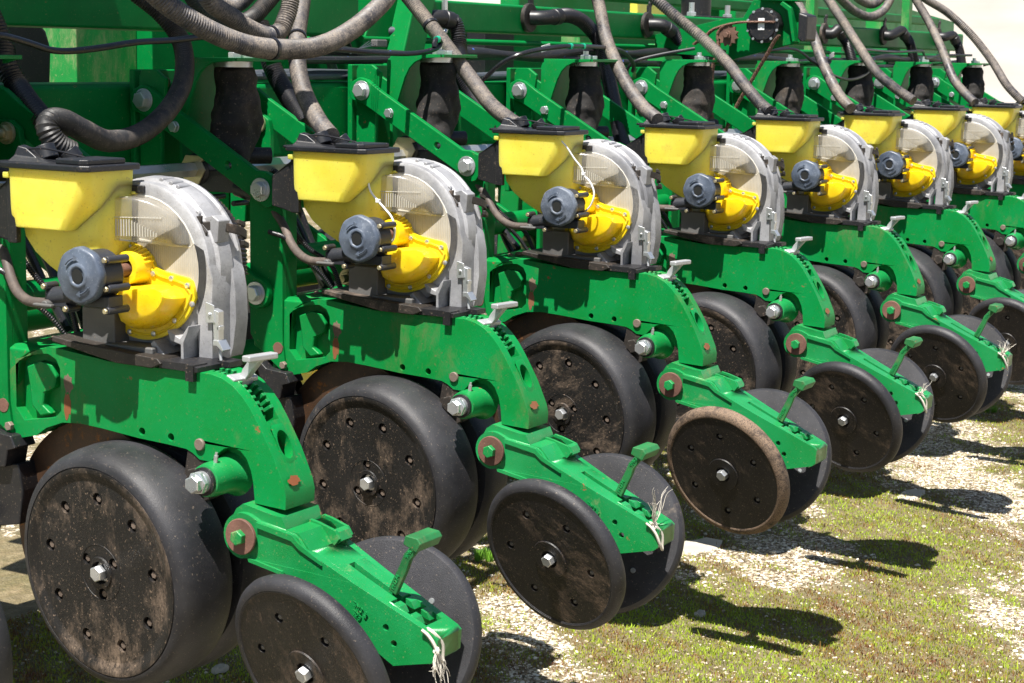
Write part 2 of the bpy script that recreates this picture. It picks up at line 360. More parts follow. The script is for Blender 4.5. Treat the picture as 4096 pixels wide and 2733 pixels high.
rp = MB(); rp.prism(blob(-.127, .775, .009, .024, 18, 3), XL-.0004, XL+.003); rp.build('rust_patch', 'orange_rust', fr_o)
rp = MB(); rp.prism(blob(-.131, .812, .011, .018, 18, 5), XL-.0005, XL+.003); rp.build('rust_patch', 'mud', fr_o)
rp = MB(); pts_ = blob(0, 0, .020, .0085, 20, 8); rp.add([(XC-.012+a, -.5700+b_*.40-.0006, .7015+b_*.92-.0002) for a, b_ in pts_], [tuple(range(20))]); rp.build('rust_patch', 'orange_rust', fr_o)
# pin, grease boss, spindle
p = MB(); p.cyl((XL+.004, -.407, .743), (XL-.0045, -.407, .743), .0098, n=24, ch=.0012); p.build('pin_head', 'pin', fr_o)
sp = MB(); sp.lathe([(0, .038), (.006, .034), (.018, .0295), (.03, .028), (.060, .0275), (.072, .0255), (.074, .020)], (XL+.028, -.452, .698), (-1, 0, 0), 32)
sp.build('spindle_boss', 'green_arm', fr_o, ang=40)
s2 = MB(); s2.cyl((.050, -.452, .698), (.042, -.452, .698), .0225, n=28); s2o = s2.build('rubber_seal', 'black', fr_o)
s2 = MB(); s2.cyl((.044, -.452, .698), (.033, -.452, .698), .0175, n=28); s2.hexbolt((.034, -.452, .698), (-1, 0, 0), .0185, .008, .1); s2.hexbolt((.027, -.452, .698), (-1, 0, 0), .0145, .012, .5)
s2.build('spindle_bolt', 'zinc', fr_o, bevel=.0008)
s2 = MB(); s2.cyl((.068, -.457, .722), (.068, -.459, .736), .0036, n=10); s2.cyl((.068, -.459, .736), (.068, -.4595, .741), .0022, n=10); s2.build('grease_nipple', 'zinc', fr_o)
g = MB(); g.prism([(-.38, .735), (-.41, .72), (-.425, .69), (-.42, .655), (-.39, .64), (-.37, .68)], .095, .125); g.hexbolt((.095, -.40, .69), (-1, 0, 0), .017, .012)
g.build('stop_bracket', 'grimy', U, bevel=.003)
# ---- head: left and right shank plates, cross tube, top surface
hd = MB()
hd.prism([(.078, 1.075), (.045, 1.105), (.022, 1.112), (.006, 1.100), (.001, 1.08), (.001, .793), (.001, .77), (-.009, .705), (.042, .742), (.072, .768), (.083, .785), (.083, 1.06)], XL-.006, XL+.010)
hd.prism([(.012, 1.10), (.001, 1.09), (.001, .79), (.012, .79)], XL+.009, XL+.045)
hdo = hd.build('shank_bracket', 'green_clean', U, bevel=.0035, ang=40)
hd = MB()
hd.prism([(.078, 1.075), (.045, 1.105), (.022, 1.112), (.001, 1.08), (.001, .78), (.083, .78)], .405, .420)
hd.prism([(.012, 1.09), (.001, 1.08), (.001, .79), (.012, .79)], .36, .406)
hdr = hd.build('shank_bracket', 'green_clean', U, bevel=.0035, ang=40)
hd = MB(); hd.cyl((XL+.01, .045, .936), (.405, .045, .936), .026, n=28); hd.build('cross_tube', 'green_clean', U)
hd = MB()
hd.loft([[(XL+.001, -.02, .842), (.405, .03, .80), (.405, .085, .80), (XL+.001, .085, .83)], [(XL+.001, -.05, .8595), (.38, -.02, .845), (.38, .06, .86), (XL+.001, .05, .86)], [(XL+.02, -.115, .868), (.30, -.075, .872), (.30, .0, .872), (XL+.02, -.02, .868)]])
hd.loft([[(XL+.001, -.0, .72), (.40, .03, .76), (.40, .08, .76), (XL+.001, .08, .76)], [(XL+.001, -.02, .842), (.405, .03, .80), (.405, .085, .80), (XL+.001, .085, .83)]])
hd.build('front_casting', 'green', U, bevel=.004, ang=40)
# ---- parallel arms
P1f, P1r = (.344, 1.2556), (.041, 1.084)
P2f, P2r = (.358, 1.046), (.055, .873)
def arm(x0, x1, a, b, hw, name='parallel_arm', holes=(), ear=1.25):
    a = Vector((0, *a)); b = Vector((0, *b)); t = (b-a).normalized(); nn = Vector((0, -t.z, t.y))
    ang = math.degrees(math.atan2(t.z, t.y))
    out = arc(a.y, a.z, hw*ear, ang+62, ang+298, 10)+arc(b.y, b.z, hw*ear, ang-118, ang+118, 10)
    mid = []
    m = MB(); m.prism(out, x0, x1, holes=[circ(h[0], h[1], h[2], 14) for h in holes]); return m
ah = [(.125, 1.129, .0085)]
def arm2(x0, x1, a, b, hw, holes=()):
    a = Vector((0, *a)); b = Vector((0, *b)); t = (b-a).normalized(); nn = Vector((0, t.z, -t.y))
    P = lambda o, s, q: ((o+t*s+nn*q).y, (o+t*s+nn*q).z)
    out = [P(a, -.036, .004), P(a, -.034, -.020), P(a, -.018, -.034), P(a, .02, -hw), P(b, -.04, -hw), P(b, .028, -hw), P(b, .038, -hw+.010), P(b, .040, .004), P(b, .030, .026), P(b, .016, .040), P(b, -.012, .036), P(b, -.03, hw), P(a, .05, hw), P(a, 0, .030), P(a, -.022, .024)]
    # orientation: negative q is up
    return MB().prism(out, x0, x1, holes=[circ(h[0], h[1], h[2], 14) for h in holes])
aa = arm2(.070, .0865, P1f, P1r, .0265, ah); a1o = aa.build('parallel_arm', 'green_clean', U, bevel=.0025)
aa = arm(.070, .0865, P2f, P2r, .026); aa.build('parallel_arm', 'green_clean', U, bevel=.0025)
aa = arm2(.422, .437, P1f, P1r, .0265); aa.build('parallel_arm', 'green_clean', U, bevel=.0025)
aa = arm(.422, .437, P2f, P2r, .026); aa.build('parallel_arm', 'green_clean', U, bevel=.0025)
def bolt(name, p, r, h, m='zinc', wr=0., wm=None, par=U, rot=.3, ax=(-1, 0, 0)):
    b = MB(); p = Vector(p); a = unit(ax)
    if wr: b.cyl(p, p+a*.0028, wr, n=24, ch=.0006); p = p+a*.0028
    b.cyl(p, p+a*.0015, r*1.02, n=24); b.hexbolt(p+a*.0012, ax, r, h, rot); return b.build(name, m, par, bevel=.0006)
bolt('pivot_bolt', (.070, *P1f), .0175, .014, wr=.024, rot=.2)
bolt('pivot_bolt', (.070, *P1r), .0165, .013, wr=.024, rot=.5)
bolt('pivot_bolt', (.070, *P2r), .0165, .013, wr=.024, rot=.9)
bolt('arm_bolt', (.070, .262, 1.203), .0115, .009, rot=.1)
for pp in (P1r, P2r):
    b = MB(); b.cyl((.405, *pp), (.392, *pp), .021, n=20); b.hexbolt((.398, *pp), (-1, 0, 0), .0155, .010); b.cyl((.39, *pp), (.372, *pp), .0085, n=14); b.build('pivot_nut', 'zinc_y', U, bevel=.0006)
# ---- mounting bracket on the toolbar (left side plate + clevis), right plate with ear
mb = MB()
mb.prism([(.372, 1.305), (.365, 1.318), (.325, 1.318), (.300, 1.300), (.312, 1.22), (.318, 1.0), (.372, 1.0)], .087, .099)
mb.prism([(.398, 1.318), (.384, 1.318), (.384, .97), (.398, .97)], .086, .40)
mb.prism([(.398, 1.315), (.30, 1.262), (.30, 1.22), (.398, 1.18)], .165, .176)
mb.prism([(.398, 1.225), (.30, 1.225), (.278, 1.21), (.272, 1.18), (.276, .99), (.398, .97)], .405, .420)
mbo = mb.build('mounting_bracket', 'green_clean', U, bevel=.003)
b = MB(); b.cyl((.135, .384, 1.292), (.135, .335, 1.292), .0095, n=16); b.hexbolt((.135, .384, 1.292), (0, -1, 0), .0165, .012); b.build('mounting_stud', 'zinc_y', U, bevel=.0006)
b = MB(); b.cyl((.405, .305, 1.20), (.398, .305, 1.20), .021, n=20); b.hexbolt((.399, .305, 1.20), (-1, 0, 0), .0155, .010); b.cyl((.39, .305, 1.20), (.375, .305, 1.20), .0085, n=14); b.build('ear_nut', 'zinc_y', U, bevel=.0006)
# ---- air spring bracket (curved plate) and bladder
lip = MB()
lip.prism([(.304, 1.215), (.304, 1.324), (.300, 1.333), (.289, 1.339), (.257, 1.342), (.171, 1.345), (.150, 1.345), (.150, 1.338), (.175, 1.337), (.203, 1.335), (.224, 1.326), (.239, 1.312), (.252, 1.289), (.265, 1.253), (.278, 1.215)], .120, .128)
lip.prism([(.145, 1.345), (.300, 1.345), (.300, 1.338), (.145, 1.338)], .1285, .285)
lip.prism([(.145, 1.3455), (.185, 1.3455), (.185, 1.330), (.162, 1.336), (.145, 1.338)], .277, .285)
lip.prism([(.292, 1.12), (.292, 1.339), (.300, 1.339), (.300, 1.12)], .1285, .30)
lip.build('air_spring_bracket', 'green', U, bevel=.003, ang=40)
bl = MB(); rings = []
for i in range(15):
    t = i/14; z = 1.331-.21*t; cx = .200-.004*t+.008*math.sin(5*t); cy = .212-.012*t
    rr = .041+.010*min(1, t*2.2)-.014*max(0, t-.75)/.25
    rings.append([(cx+rr*(1+.10*math.sin(3*a+7*t)*t)*math.cos(a), cy+rr*(1+.12*math.sin(2*a-6*t)*t)*math.sin(a), z) for a in [2*PI*k/28 for k in range(28)]])
bl.loft(rings); blo = bl.build('air_bladder', 'bladder', U, ang=60)
for md in (1,):
    tx = bpy.data.textures.new('crumple', 'CLOUDS'); tx.noise_scale = .07; dm = blo.modifiers.new('sub', 'SUBSURF'); dm.levels = 2; dm.render_levels = 2
    dm = blo.modifiers.new('crumple', 'DISPLACE'); dm.texture = tx; dm.strength = .030; dm.mid_level = .5
bl = MB(); bl.cyl((.200, .212, 1.338), (.200, .212, 1.326), .041, n=32); bl.build('bladder_plate', 'zinc', U)
bl = MB(); bl.hexbolt((.200, .205, 1.345), (0, 0, 1), .016, .012); bl.cyl((.200, .205, 1.35), (.200, .205, 1.368), .008, n=14); bl.hexbolt((.238, .20, 1.345), (0, 0, 1), .012, .010); bl.build('air_fitting', 'zinc', U, bevel=.0006)
bl = MB(); bl.cyl((.170, .24, 1.14), (.27, .17, 1.14), .018, n=14); bl.build('lower_spring_mount', 'black', U)
# ---- drive gearbox at shaft with flexible cable to the meter
gb = MB(); gb.lathe([(0, .0001), (0, .028), (.006, .034), (.03, .036), (.036, .03), (.036, .0001)], (.098, .235, 1.115), (1, 0, 0), 24)
gb.box((.105, .12, 1.07), (.135, .235, 1.115)); gb.cyl((.12, .14, 1.082), (.12, .085, 1.068), .019, n=16)
for yy, zz in ((.20, 1.15), (.16, 1.125), (.13, 1.05), (.19, 1.06)): gb.cyl((.092, yy, zz), (.14, yy, zz), .006, n=10)
gb.build('shaft_gearbox', 'gearbody', U, bevel=.002)
gb = MB(); gb.lathe([(0, .0001), (0, .034), (.004, .034), (.004, .0001)], (.090, .235, 1.115), (1, 0, 0), 6); gb.hexbolt((.090, .205, 1.14), (-1, 0, 0), .008, .01); gb.build('gearbox_flange', 'zinc_y', U, bevel=.001)
pts = smooth([(.12, .09, 1.07), (.105, .055, 1.058), (.085, .0, 1.02), (.06, -.04, .985), (.04, -.075, .965), (.028, -.11, .955), (.022, -.145, .955), (.020, -.17, .957)], .01)
cb = MB(); cb.tube(pts, .0085, 12); cb.build('drive_cable', 'cable_dusty', U)
pts = smooth([(.15, .05, 1.03), (.16, .02, .99), (.165, -.01, .96), (.17, -.06, .93), (.15, -.10, .885)], .0022)
cb = MB(); cb.tube(pts, .0058, 10, rib=(1, .0012, 1)); cb.build('sensor_conduit', 'hose_black', U)
pts = smooth([(.07, .02, 1.00), (.06, -.03, .99), (.065, -.06, .96), (.10, -.085, .92), (.12, -.10, .888)], .0022)
cb = MB(); cb.tube(pts, .0052, 10, rib=(1, .0012, 1)); cb.build('sensor_conduit', 'hose_black', U)
# ---- hopper
hp = MB()
def ring_h(z, yl, yr, x0, x1, rc=.018, rear=0.):
    # counter-clockwise outline in XY with rounded rear-left corner
    sk_ = .008; pts = [(x0+.004, yl), (x0-.002, yr+rc)]
    for i in range(1, 6):
        th = PI+i*(PI/2)/6; pts.append((x0+rc+rc*math.cos(th), yr+rc+rc*math.sin(th)))
    pts += [(x0+rc, yr), (x1, yr+rear), (x1, yl)]
    return [(a, b_, z) for a, b_ in pts]
rings = [ring_h(1.168, -.062, -.231, .034, .146, .018), ring_h(1.150, -.063, -.2305, .0345, .146, .018), ring_h(1.125, -.063, -.225, .035, .146, .022), ring_h(1.108, -.063, -.218, .0355, .146, .026), ring_h(1.090, -.063, -.204, .0362, .14, .022), ring_h(1.071, -.063, -.186, .0375, .12, .014)]
hp.loft(rings)
rings = [ring_h(1.150, -.08, -.2285, .075, .1455, .04), ring_h(1.10, -.07, -.2285, .066, .1455, .045), ring_h(1.075, -.066, -.2285, .060, .1455, .045), ring_h(1.055, -.068, -.2265, .062, .1455, .045), ring_h(1.030, -.085, -.2255, .066, .145, .04), ring_h(1.008, -.112, -.224, .070, .145, .035), ring_h(.985, -.150, -.222, .076, .145, .03), ring_h(.965, -.195, -.220, .09, .145, .01)]
hp.loft(rings)
# diagonal web between the shelf and rear wall
hp.box((.140, -.236, 1.126), (.152, -.226, 1.131))
hp.box((.034, -.064, 1.150), (.050, -.052, 1.160))
hpo = hp.build('seed_hopper', 'yellow', U, bevel=.0035, ang=34, seg=3)
ld = MB()
lidp = [(-.006, -.045), (-.014, -.222), (.0, -.244), (.128, -.240), (.130, -.05)]
lidp = [(.032, -.048), (.024, -.226), (.034, -.241), (.150, -.241), (.158, -.234), (.158, -.048)]
ld.prism(lidp, 1.1665, 1.1765, plane='z')
ld.prism([(.040, -.036), (.032, -.048), (.158, -.048), (.158, -.032)], 1.172, 1.1775, plane='z')
ld.prism([(.042, -.160), (.034, -.218), (.044, -.229), (.130, -.229), (.138, -.16)], 1.176, 1.1855, plane='z')
lo = ld.build('hopper_lid', 'lid', hpo, bevel=.004, ang=30, seg=3)
ld = MB(); ld.loft([[(.045, -.052, 1.176), (.125, -.052, 1.176), (.125, -.115, 1.176), (.06, -.13, 1.176)], [(.055, -.058, 1.186), (.118, -.058, 1.186), (.118, -.09, 1.184), (.065, -.10, 1.182)], [(.060, -.062, 1.201), (.072, -.064, 1.203), (.072, -.078, 1.200), (.062, -.078, 1.198)]]); ld.build('lid_ear', 'lid', lo, bevel=.002)
ld = MB(); ld.tube(smooth([(.064, -.07, 1.196), (.07, -.11, 1.198), (.075, -.15, 1.193), (.09, -.18, 1.186)], .006), .0017, 8); ld.build('lid_wire', 'cable', lo)
ld = MB(); ld.cyl((.095, -.095, 1.178), (.095, -.085, 1.200), .019, .018, n=20); ld.cyl((.12, -.13, 1.178), (.115, -.12, 1.193), .016, n=16); ld.build('hose_collar', 'lid', lo, bevel=.002)
bk = MB(); bk.prism([(-.055, 1.150), (-.074, 1.148), (-.074, 1.045), (-.055, 1.045)], .040, .052); bk.prism([(-.055, 1.150), (.0, 1.115), (.0, 1.055), (-.055, 1.045)], .052, .057)
bk.build('hopper_bracket', 'black', U, bevel=.002)
# ---- seed meter
MC = Vector((0, -.242, 1.007))
sm = MB()
def polar(r, d0, d1, n=24): return [(MC.y+r*math.cos(math.radians(d0+(d1-d0)*i/n)), MC.z+r*math.sin(math.radians(d0+(d1-d0)*i/n))) for i in range(n+1)]
# outer shell: arcs measured from +Y (0) through up (90) to rear (180)
sm.lathe([(.150, .118), (.150, .134), (.153, .139), (.168, .140), (.172, .1455), (.200, .1475), (.204, .142), (.220, .141), (.224, .1445), (.230, .1435), (.234, .13), (.234, .02)], (0, MC.y, MC.z), (1, 0, 0), 64)
smo = sm.build('seed_meter', 'alu', U, ang=35)
sm = MB(); sm.lathe([(.149, .0001), (.149, .119)], (0, MC.y, MC.z), (1, 0, 0), 48); sm.build('seed_disc', 'seeddisc', smo)
sm = MB()   # radial ribs and boss on the shell
for dg in (100, 108, 114): 
    th = math.radians(dg); p = MC+Vector((0, math.cos(th), math.sin(th)))*.1445
    sm.cyl((.170, p.y, p.z), (.200, p.y, p.z), .0045, n=12)
th = math.radians(138); p = MC+Vector((0, math.cos(th), math.sin(th)))*.138; sm.lathe([(0, .0001), (0, .0022), (-.004, .0022), (-.004, .0055), (.014, .0075)], (.168, p.y, p.z), (1, 0, 0), 16)
# rear column with webs and foot
sm.prism([(-.350, 1.055), (-.372, 1.045), (-.388, 1.00), (-.386, .96), (-.386, .866), (-.358, .866), (-.356, .95), (-.348, 1.0)], .150, .200)
sm.prism([(-.372, 1.05), (-.390, 1.01), (-.396, .98), (-.398, .93), (-.392, .885), (-.386, .867), (-.372, .867)], .196, .228)
sm.prism([(-.292, .896), (-.300, .888), (-.318, .871), (-.376, .865), (-.386, .865), (-.386, .860), (-.300, .862), (-.285, .89)], .118, .200)
sm.prism([(-.318, .915), (-.345, .903), (-.362, .925), (-.362, .917), (-.352, .896), (-.352, .866), (-.346, .866), (-.346, .893), (-.325, .898)], .120, .165)
sm.build('meter_foot', 'alu', smo, bevel=.002)
sm = MB(); sm.box((.115, -.212, .872), (.185, -.142, .94)); sm.box((.105, -.30, .866), (.19, -.20, .885)); sm.build('meter_pedestal', 'alu_dark', smo, bevel=.003)
sm = MB(); sm.lathe([(.20, .124), (.244, .124), (.248, .118), (.248, .0001)], (0, MC.y+.02, MC.z-.005), (1, 0, 0), 40); sm.cyl((.25, -.362, .93), (.25, -.352, 1.0), .018, n=18); sm.build('vacuum_housing', 'black', smo, ang=40)
pts = smooth([(.27, -.17, 1.09), (.28, -.21, 1.112), (.285, -.27, 1.10), (.285, -.32, 1.05), (.275, -.335, .99)], .0032)
sm = MB(); sm.tube(pts, .021, 20, rib=(1, .0025, 1)); sm.build('vacuum_elbow_hose', 'hose_black', smo)
# clear dome
do = [(-.2066, 1.056), (-.2066, 1.100), (-.208, 1.112), (-.214, 1.120), (-.224, 1.124), (-.242, 1.125)]
do += [(MC.y+.118*math.cos(math.radians(a)), MC.z+.118*math.sin(math.radians(a))) for a in (100, 110, 120, 130, 140, 150, 157)]
do += [(-.345, 1.047), (-.32, 1.048)]
cy = sum(p[0] for p in do)/len(do); cz = 1.07
def inset(k, dz=0): return [(-.250+(p[0]+.250)*(k if p[0] > -.25 else k*k), 1.056+(p[1]-1.056)*k+dz) for p in do]
dm = MB(); lv = [(0., 1., 0), (.62, 1., 0), (.84, .992, 0), (.95, .975, 0), (.99, .95, 0), (1., .91, 0)]
def dX(t, y): return .158-t*(.158-(.096+.050*min(1.1, max(0, (-.2066-y)/.13))))
dm.loft([[(dX(x, a), a, b_) for a, b_ in inset(k, z)] for x, k, z in lv], caps=False)
dm.add([(dX(1., a), a, b_) for a, b_ in inset(.91)], [tuple(range(len(do)))])
dmo = dm.build('clear_cover', 'clear', smo, ang=75)
dr = MB(); dr.tube([(.150, a, b_) for a, b_ in do+[do[0]]], .0016, 6); dr.tube([(dX(.8, a), a, b_) for a, b_ in inset(.98)[-3:]+inset(.98)[:6]], .0011, 6); dr.build('cover_rim', 'grille', dmo)
vt = MB()
for i in range(19):
    y = -.217-.0042*i; h = .027 if i < 9 else .027-.0021*(i-8); x = dX(1., y)
    vt.box((x-.0022, y-.0007, 1.062), (x-.0002, y+.0007, 1.062+h))
for i in range(18): y = -.215-.0048*i; x = dX(1., y-.0024); vt.box((x-.0022, y-.0050, 1.0915), (x-.0002, y+.0002, 1.0926))
vt.build('vent_grille', 'grille', dmo)
# yellow cover
yc = [(-.214, 1.058), (-.222, 1.050), (-.235, 1.045), (-.252, 1.040), (-.268, 1.028), (-.276, 1.012), (-.290, 1.006), (-.320, 1.001), (-.342, .998), (-.351, .993), (-.355, .983)]
yc += [(-.249+.1165*math.cos(math.radians(a)), MC.z+.1165*math.sin(math.radians(a))) for a in range(200, 288, 5)]
yc += [(-.198, .910), (-.186, .930), (-.190, .96), (-.198, 1.0), (-.205, 1.03)]
ym = MB(); ym.prism(yc, .142, .149)
bul = [(-.205, .978), (-.240, .981), (-.300, .984), (-.328, .979), (-.337, .970)]+[(-.249+.0995*math.cos(math.radians(a)), MC.z+.0995*math.sin(math.radians(a))) for a in range(204, 284, 5)]+[(-.212, .918), (-.202, .94), (-.199, .962)]
def bin_(k): return [(-.337+(p_[0]+.337)*k, .981+(p_[1]-.981)*(k**.7 if p_[1] < .981 else 1)) for p_ in bul]
ym.loft([[(x, a, b_) for a, b_ in bin_(k)] for x, k in ((.143, 1.), (.133, .985), (.121, .93), (.108, .83), (.098, .70), (.091, .55), (.088, .40))], caps=False)
ym.add([(.088, a, b_) for a, b_ in bin_(.40)], [tuple(range(len(bul)))])
ymo = ym.build('yellow_meter_cover', 'yellow_cover', smo, ang=50)
ym = MB(); ym.lathe([(.145, .030), (.128, .0275), (.112, .0265), (.109, .025), (.109, .0155), (.128, .015)], (0, MC.y, MC.z+.003), (1, 0, 0), 36); ym.build('cover_hub', 'yellow_cover', ymo, ang=35)
ym = MB()
for dg in range(20, 170, 14):
    th_ = math.radians(dg); cy_, cz_ = MC.y-.034*math.cos(th_), MC.z+.003+.034*math.sin(th_)
    ym.cyl((.1415, cy_, cz_), (.126, cy_+.006*math.cos(th_), cz_-.006*math.sin(th_)), .0016, n=6)
ym.build('hub_ribs', 'yellow_cover', ymo)
ym = MB(); ym.lathe([(.126, .0001), (.126, .0156)], (0, MC.y, MC.z+.003), (1, 0, 0), 20); ym.build('hub_bore', 'dark', ymo)
ym = MB()
for q in range(1):
    pr_ = [(-.249+.108*math.cos(math.radians(a)), MC.z+.108*math.sin(math.radians(a))) for a in range(198, 286, 4)]
ym.tube([(.1405, a, b_) for a, b_ in [(-.246, 1.036), (-.262, 1.022), (-.272, 1.006), (-.287, .998), (-.318, .993), (-.338, .988), (-.348, .978)]+pr_], .0022, 8); ym.build('cover_bead', 'yellow_cover', ymo)
ym = MB()
for y, z in [(-.345, .9863), (-.312, .9953), (-.2745, 1.0005), (-.318, .9275), (-.2738, .9023), (-.2226, .901), (-.225, 1.041), (-.354, .957)]:
    ym = MB(); ym.lathe([(0, .0001), (0, .0028), (.0008, .0045), (.004, .0045)], (.1375, y, z), (1, 0, 0), 14); ym.build('cover_screw', 'zinc', ymo)
# motor-side gearbox
MCY, MCZ = -.2417, 1.0072
gm = MB(); gm.lathe([(.0, .0001), (.0, .0125), (-.0025, .014), (-.003, .0165), (-.0015, .0195), (0, .021), (0, .0405), (.0012, .0432), (.004, .0449), (.014, .0452), (.0165, .043), (.017, .0001)], (.0015, MCY, MCZ), (1, 0, 0), 64, lobes=(8, .016))
gmo = gm.build('meter_gearbox', 'gearcap', U, ang=50)
gm = MB(); gm.lathe([(-.0005, .0001), (-.0005, .0115)], (0, MCY, MCZ), (1, 0, 0), 20); gm.build('cap_bore', 'dark', gmo)
gm = MB(); gm.cyl((.016, MCY, MCZ-.002), (.064, MCY, MCZ-.002), .0405, n=32, ch=.003); gm.box((.022, -.285, .957), (.056, -.215, .975)); gm.cyl((.030, -.16, .966), (.030, -.23, .975), .0155, n=20)
gm.box((.018, -.20, .952), (.05, -.155, .976)); 
for y, z in ((-.283, 1.033), (-.285, .988), (-.283, .953)): gm.cyl((.020, y, z), (.068, y, z), .0062, n=14)
for y, z in ((-.160, .984), (-.205, .951)): gm.cyl((.012, y, z), (.04, y, z), .0062, n=14)
gm.build('gearbox_body', 'gearbody', gmo, bevel=.0015, ang=40)
for x, y, z in ((.018, -.283, 1.033), (.018, -.285, .988), (.018, -.283, .953), (.012, -.160, .984), (.012, -.205, .951)):
    gm = MB(); gm.hexbolt((x, y, z), (-1, 0, 0), .0045, .004); gm.build('gearbox_screw', 'zinc_y', gmo)
gm = MB(); gm.cyl((.005, -.165, .955), (.03, -.165, .955), .007, n=12); gm.box((.000, -.185, .9525), (.009, -.145, .9575)); gm.build('wing_knob', 'alu_dark', gmo, bevel=.002)
gm = MB(); gm.cyl((.062, MCY, MCZ), (.096, MCY, MCZ), .0085, n=16); gm.build('drive_coupling', 'black', gmo)
gm = MB(); gm.cyl((.095, MCY, MCZ), (.128, MCY, MCZ), .0105, n=16); gm.build('drive_shaft_end', 'rust', gmo)
gm = MB()   # embossed rotation arrows
for s0 in (35, 215):
    q = [(-.0012, MCY+.0285*math.cos(math.radians(s0+a)), MCZ+.0285*math.sin(math.radians(s0+a))) for a in range(0, 48, 6)]
    gm.tube(q, .0013, 6); e = q[-1]; th = math.radians(s0+46)
    gm.add([(-.0016, e[1]+.005*math.cos(th), e[2]+.005*math.sin(th)), (-.0016, e[1]-.005*math.cos(th), e[2]-.005*math.sin(th)), (-.0016, e[1]-.009*math.sin(th), e[2]+.009*math.cos(th))], [(0, 1, 2)])
gm.build('arrow_marks', 'gearcap', gmo)
# latch, clip, connector
lt = MB()
def ribbon(mb, pts, h_, t_):
    pts = [Vector(p) for p in pts]; rr_ = []
    for i, p in enumerate(pts):
        tt = (pts[min(i+1, len(pts)-1)]-pts[max(i-1, 0)]).normalized(); n_ = Vector((tt.y, -tt.x, 0)).normalized()*t_; u__ = Vector((0, 0, h_))
        rr_.append([p-n_-u__, p+n_-u__, p+n_+u__, p-n_+u__])
    return mb.loft(rr_)
ribbon(lt, smooth([(.160, -.350, 1.079), (.172, -.366, 1.081), (.192, -.382, 1.078), (.214, -.390, 1.072), (.236, -.386, 1.064), (.246, -.372, 1.060)], .006), .0075, .003)
lt.prism([(-.346, 1.096), (-.360, 1.098), (-.358, 1.084), (-.370, 1.072), (-.366, 1.056), (-.354, 1.052)], .158, .163)
ribbon(lt, [(.215, -.388, 1.086), (.236, -.384, 1.080), (.246, -.372, 1.076)], .004, .003); ribbon(lt, [(.218, -.394, 1.052), (.238, -.388, 1.046), (.248, -.374, 1.044)], .0045, .004)
lt.build('rubber_latch', 'grimy', smo, bevel=.0015)
lt = MB(); lt.prism([(-.352, 1.092), (-.372, 1.098), (-.385, 1.09), (-.382, 1.055), (-.365, 1.05)], .170, .20); lt.build('latch_seat', 'alu', smo, bevel=.002)
lt = MB(); lt.prism([(-.378, .962), (-.394, .958), (-.396, .930), (-.378, .928)], .144, .147); lt.prism([(-.390, .952), (-.402, .948), (-.402, .900), (-.392, .900)], .146, .160); lt.prism([(-.392, .902), (-.403, .902), (-.4135, .887), (-.411, .884), (-.400, .893), (-.392, .893)], .144, .164)
lt.cyl((.144, -.386, .943), (.141, -.386, .943), .0028, n=10); lt.box((.146, -.399, .918), (.158, -.4045, .925)); lt.build('toggle_latch', 'zinc', smo, bevel=.0012)
lt = MB(); lt.tube(smooth([(.155, -.400, .898), (.152, -.401, .88), (.150, -.405, .862), (.148, -.407, .852)], .005), .0025, 8); lt.build('latch_rod', 'silver', smo)
cn = MB(); cn.box((.145, -.252, 1.128), (.166, -.226, 1.141)); cn.cyl((.166, -.262, 1.134), (.166, -.232, 1.136), .008, n=12); cn.box((.150, -.232, 1.130), (.170, -.205, 1.138)); cn.build('wire_connector', 'black', smo, bevel=.002)
cn = MB()
for k in range(3): cn.cyl((.163, -.262, 1.131+.004*k), (.163, -.266, 1.131+.004*k), .0014, n=6)
cn.build('connector_pins', 'yellow', smo)
# strip + pads under the meter
st = MB(); st.prism([(-.105, .882), (-.107, .891), (-.16, .885), (-.33, .874), (-.338, .866), (-.318, .8575), (-.242, .859), (-.184, .8685)], .082, .200); st.build('sealing_strip', 'grimy', U, bevel=.002)
st = MB(); st.prism([(-.33, .871), (-.33, .8595), (-.385, .8585), (-.408, .8585), (-.408, .866), (-.385, .871)], .086, .178); st.prism([(-.385, .8695), (-.385, .8435), (-.401, .8435), (-.401, .8695)], .084, .12); st.prism([(-.40, .870), (-.40, .8595), (-.425, .860), (-.425, .869)], .145, .178); st.build('mounting_pad', 'black', U, bevel=.0025)
# silver down-force handle
hb = MB()
hb.box((-.031, -.009, -.005), (.031, .009, .005), Matrix.Translation((XC+.010, -.489, .884)) @ Matrix.Rotation(math.radians(-10), 4, 'Z'))
hb.prism([(-.478, .884), (-.496, .880), (-.480, .862), (-.468, .846), (-.455, .846), (-.462, .864)], XC-.002, XC+.014)
hb.box((-.026, -.010, -.008), (.026, .010, .006), Matrix.Translation((XC+.002, -.459, .848)) @ Matrix.Rotation(math.radians(-10), 4, 'Z') @ Matrix.Rotation(math.radians(18), 4, 'X'))
hb.build('pressure_handle', 'silver', U, bevel=.0025)
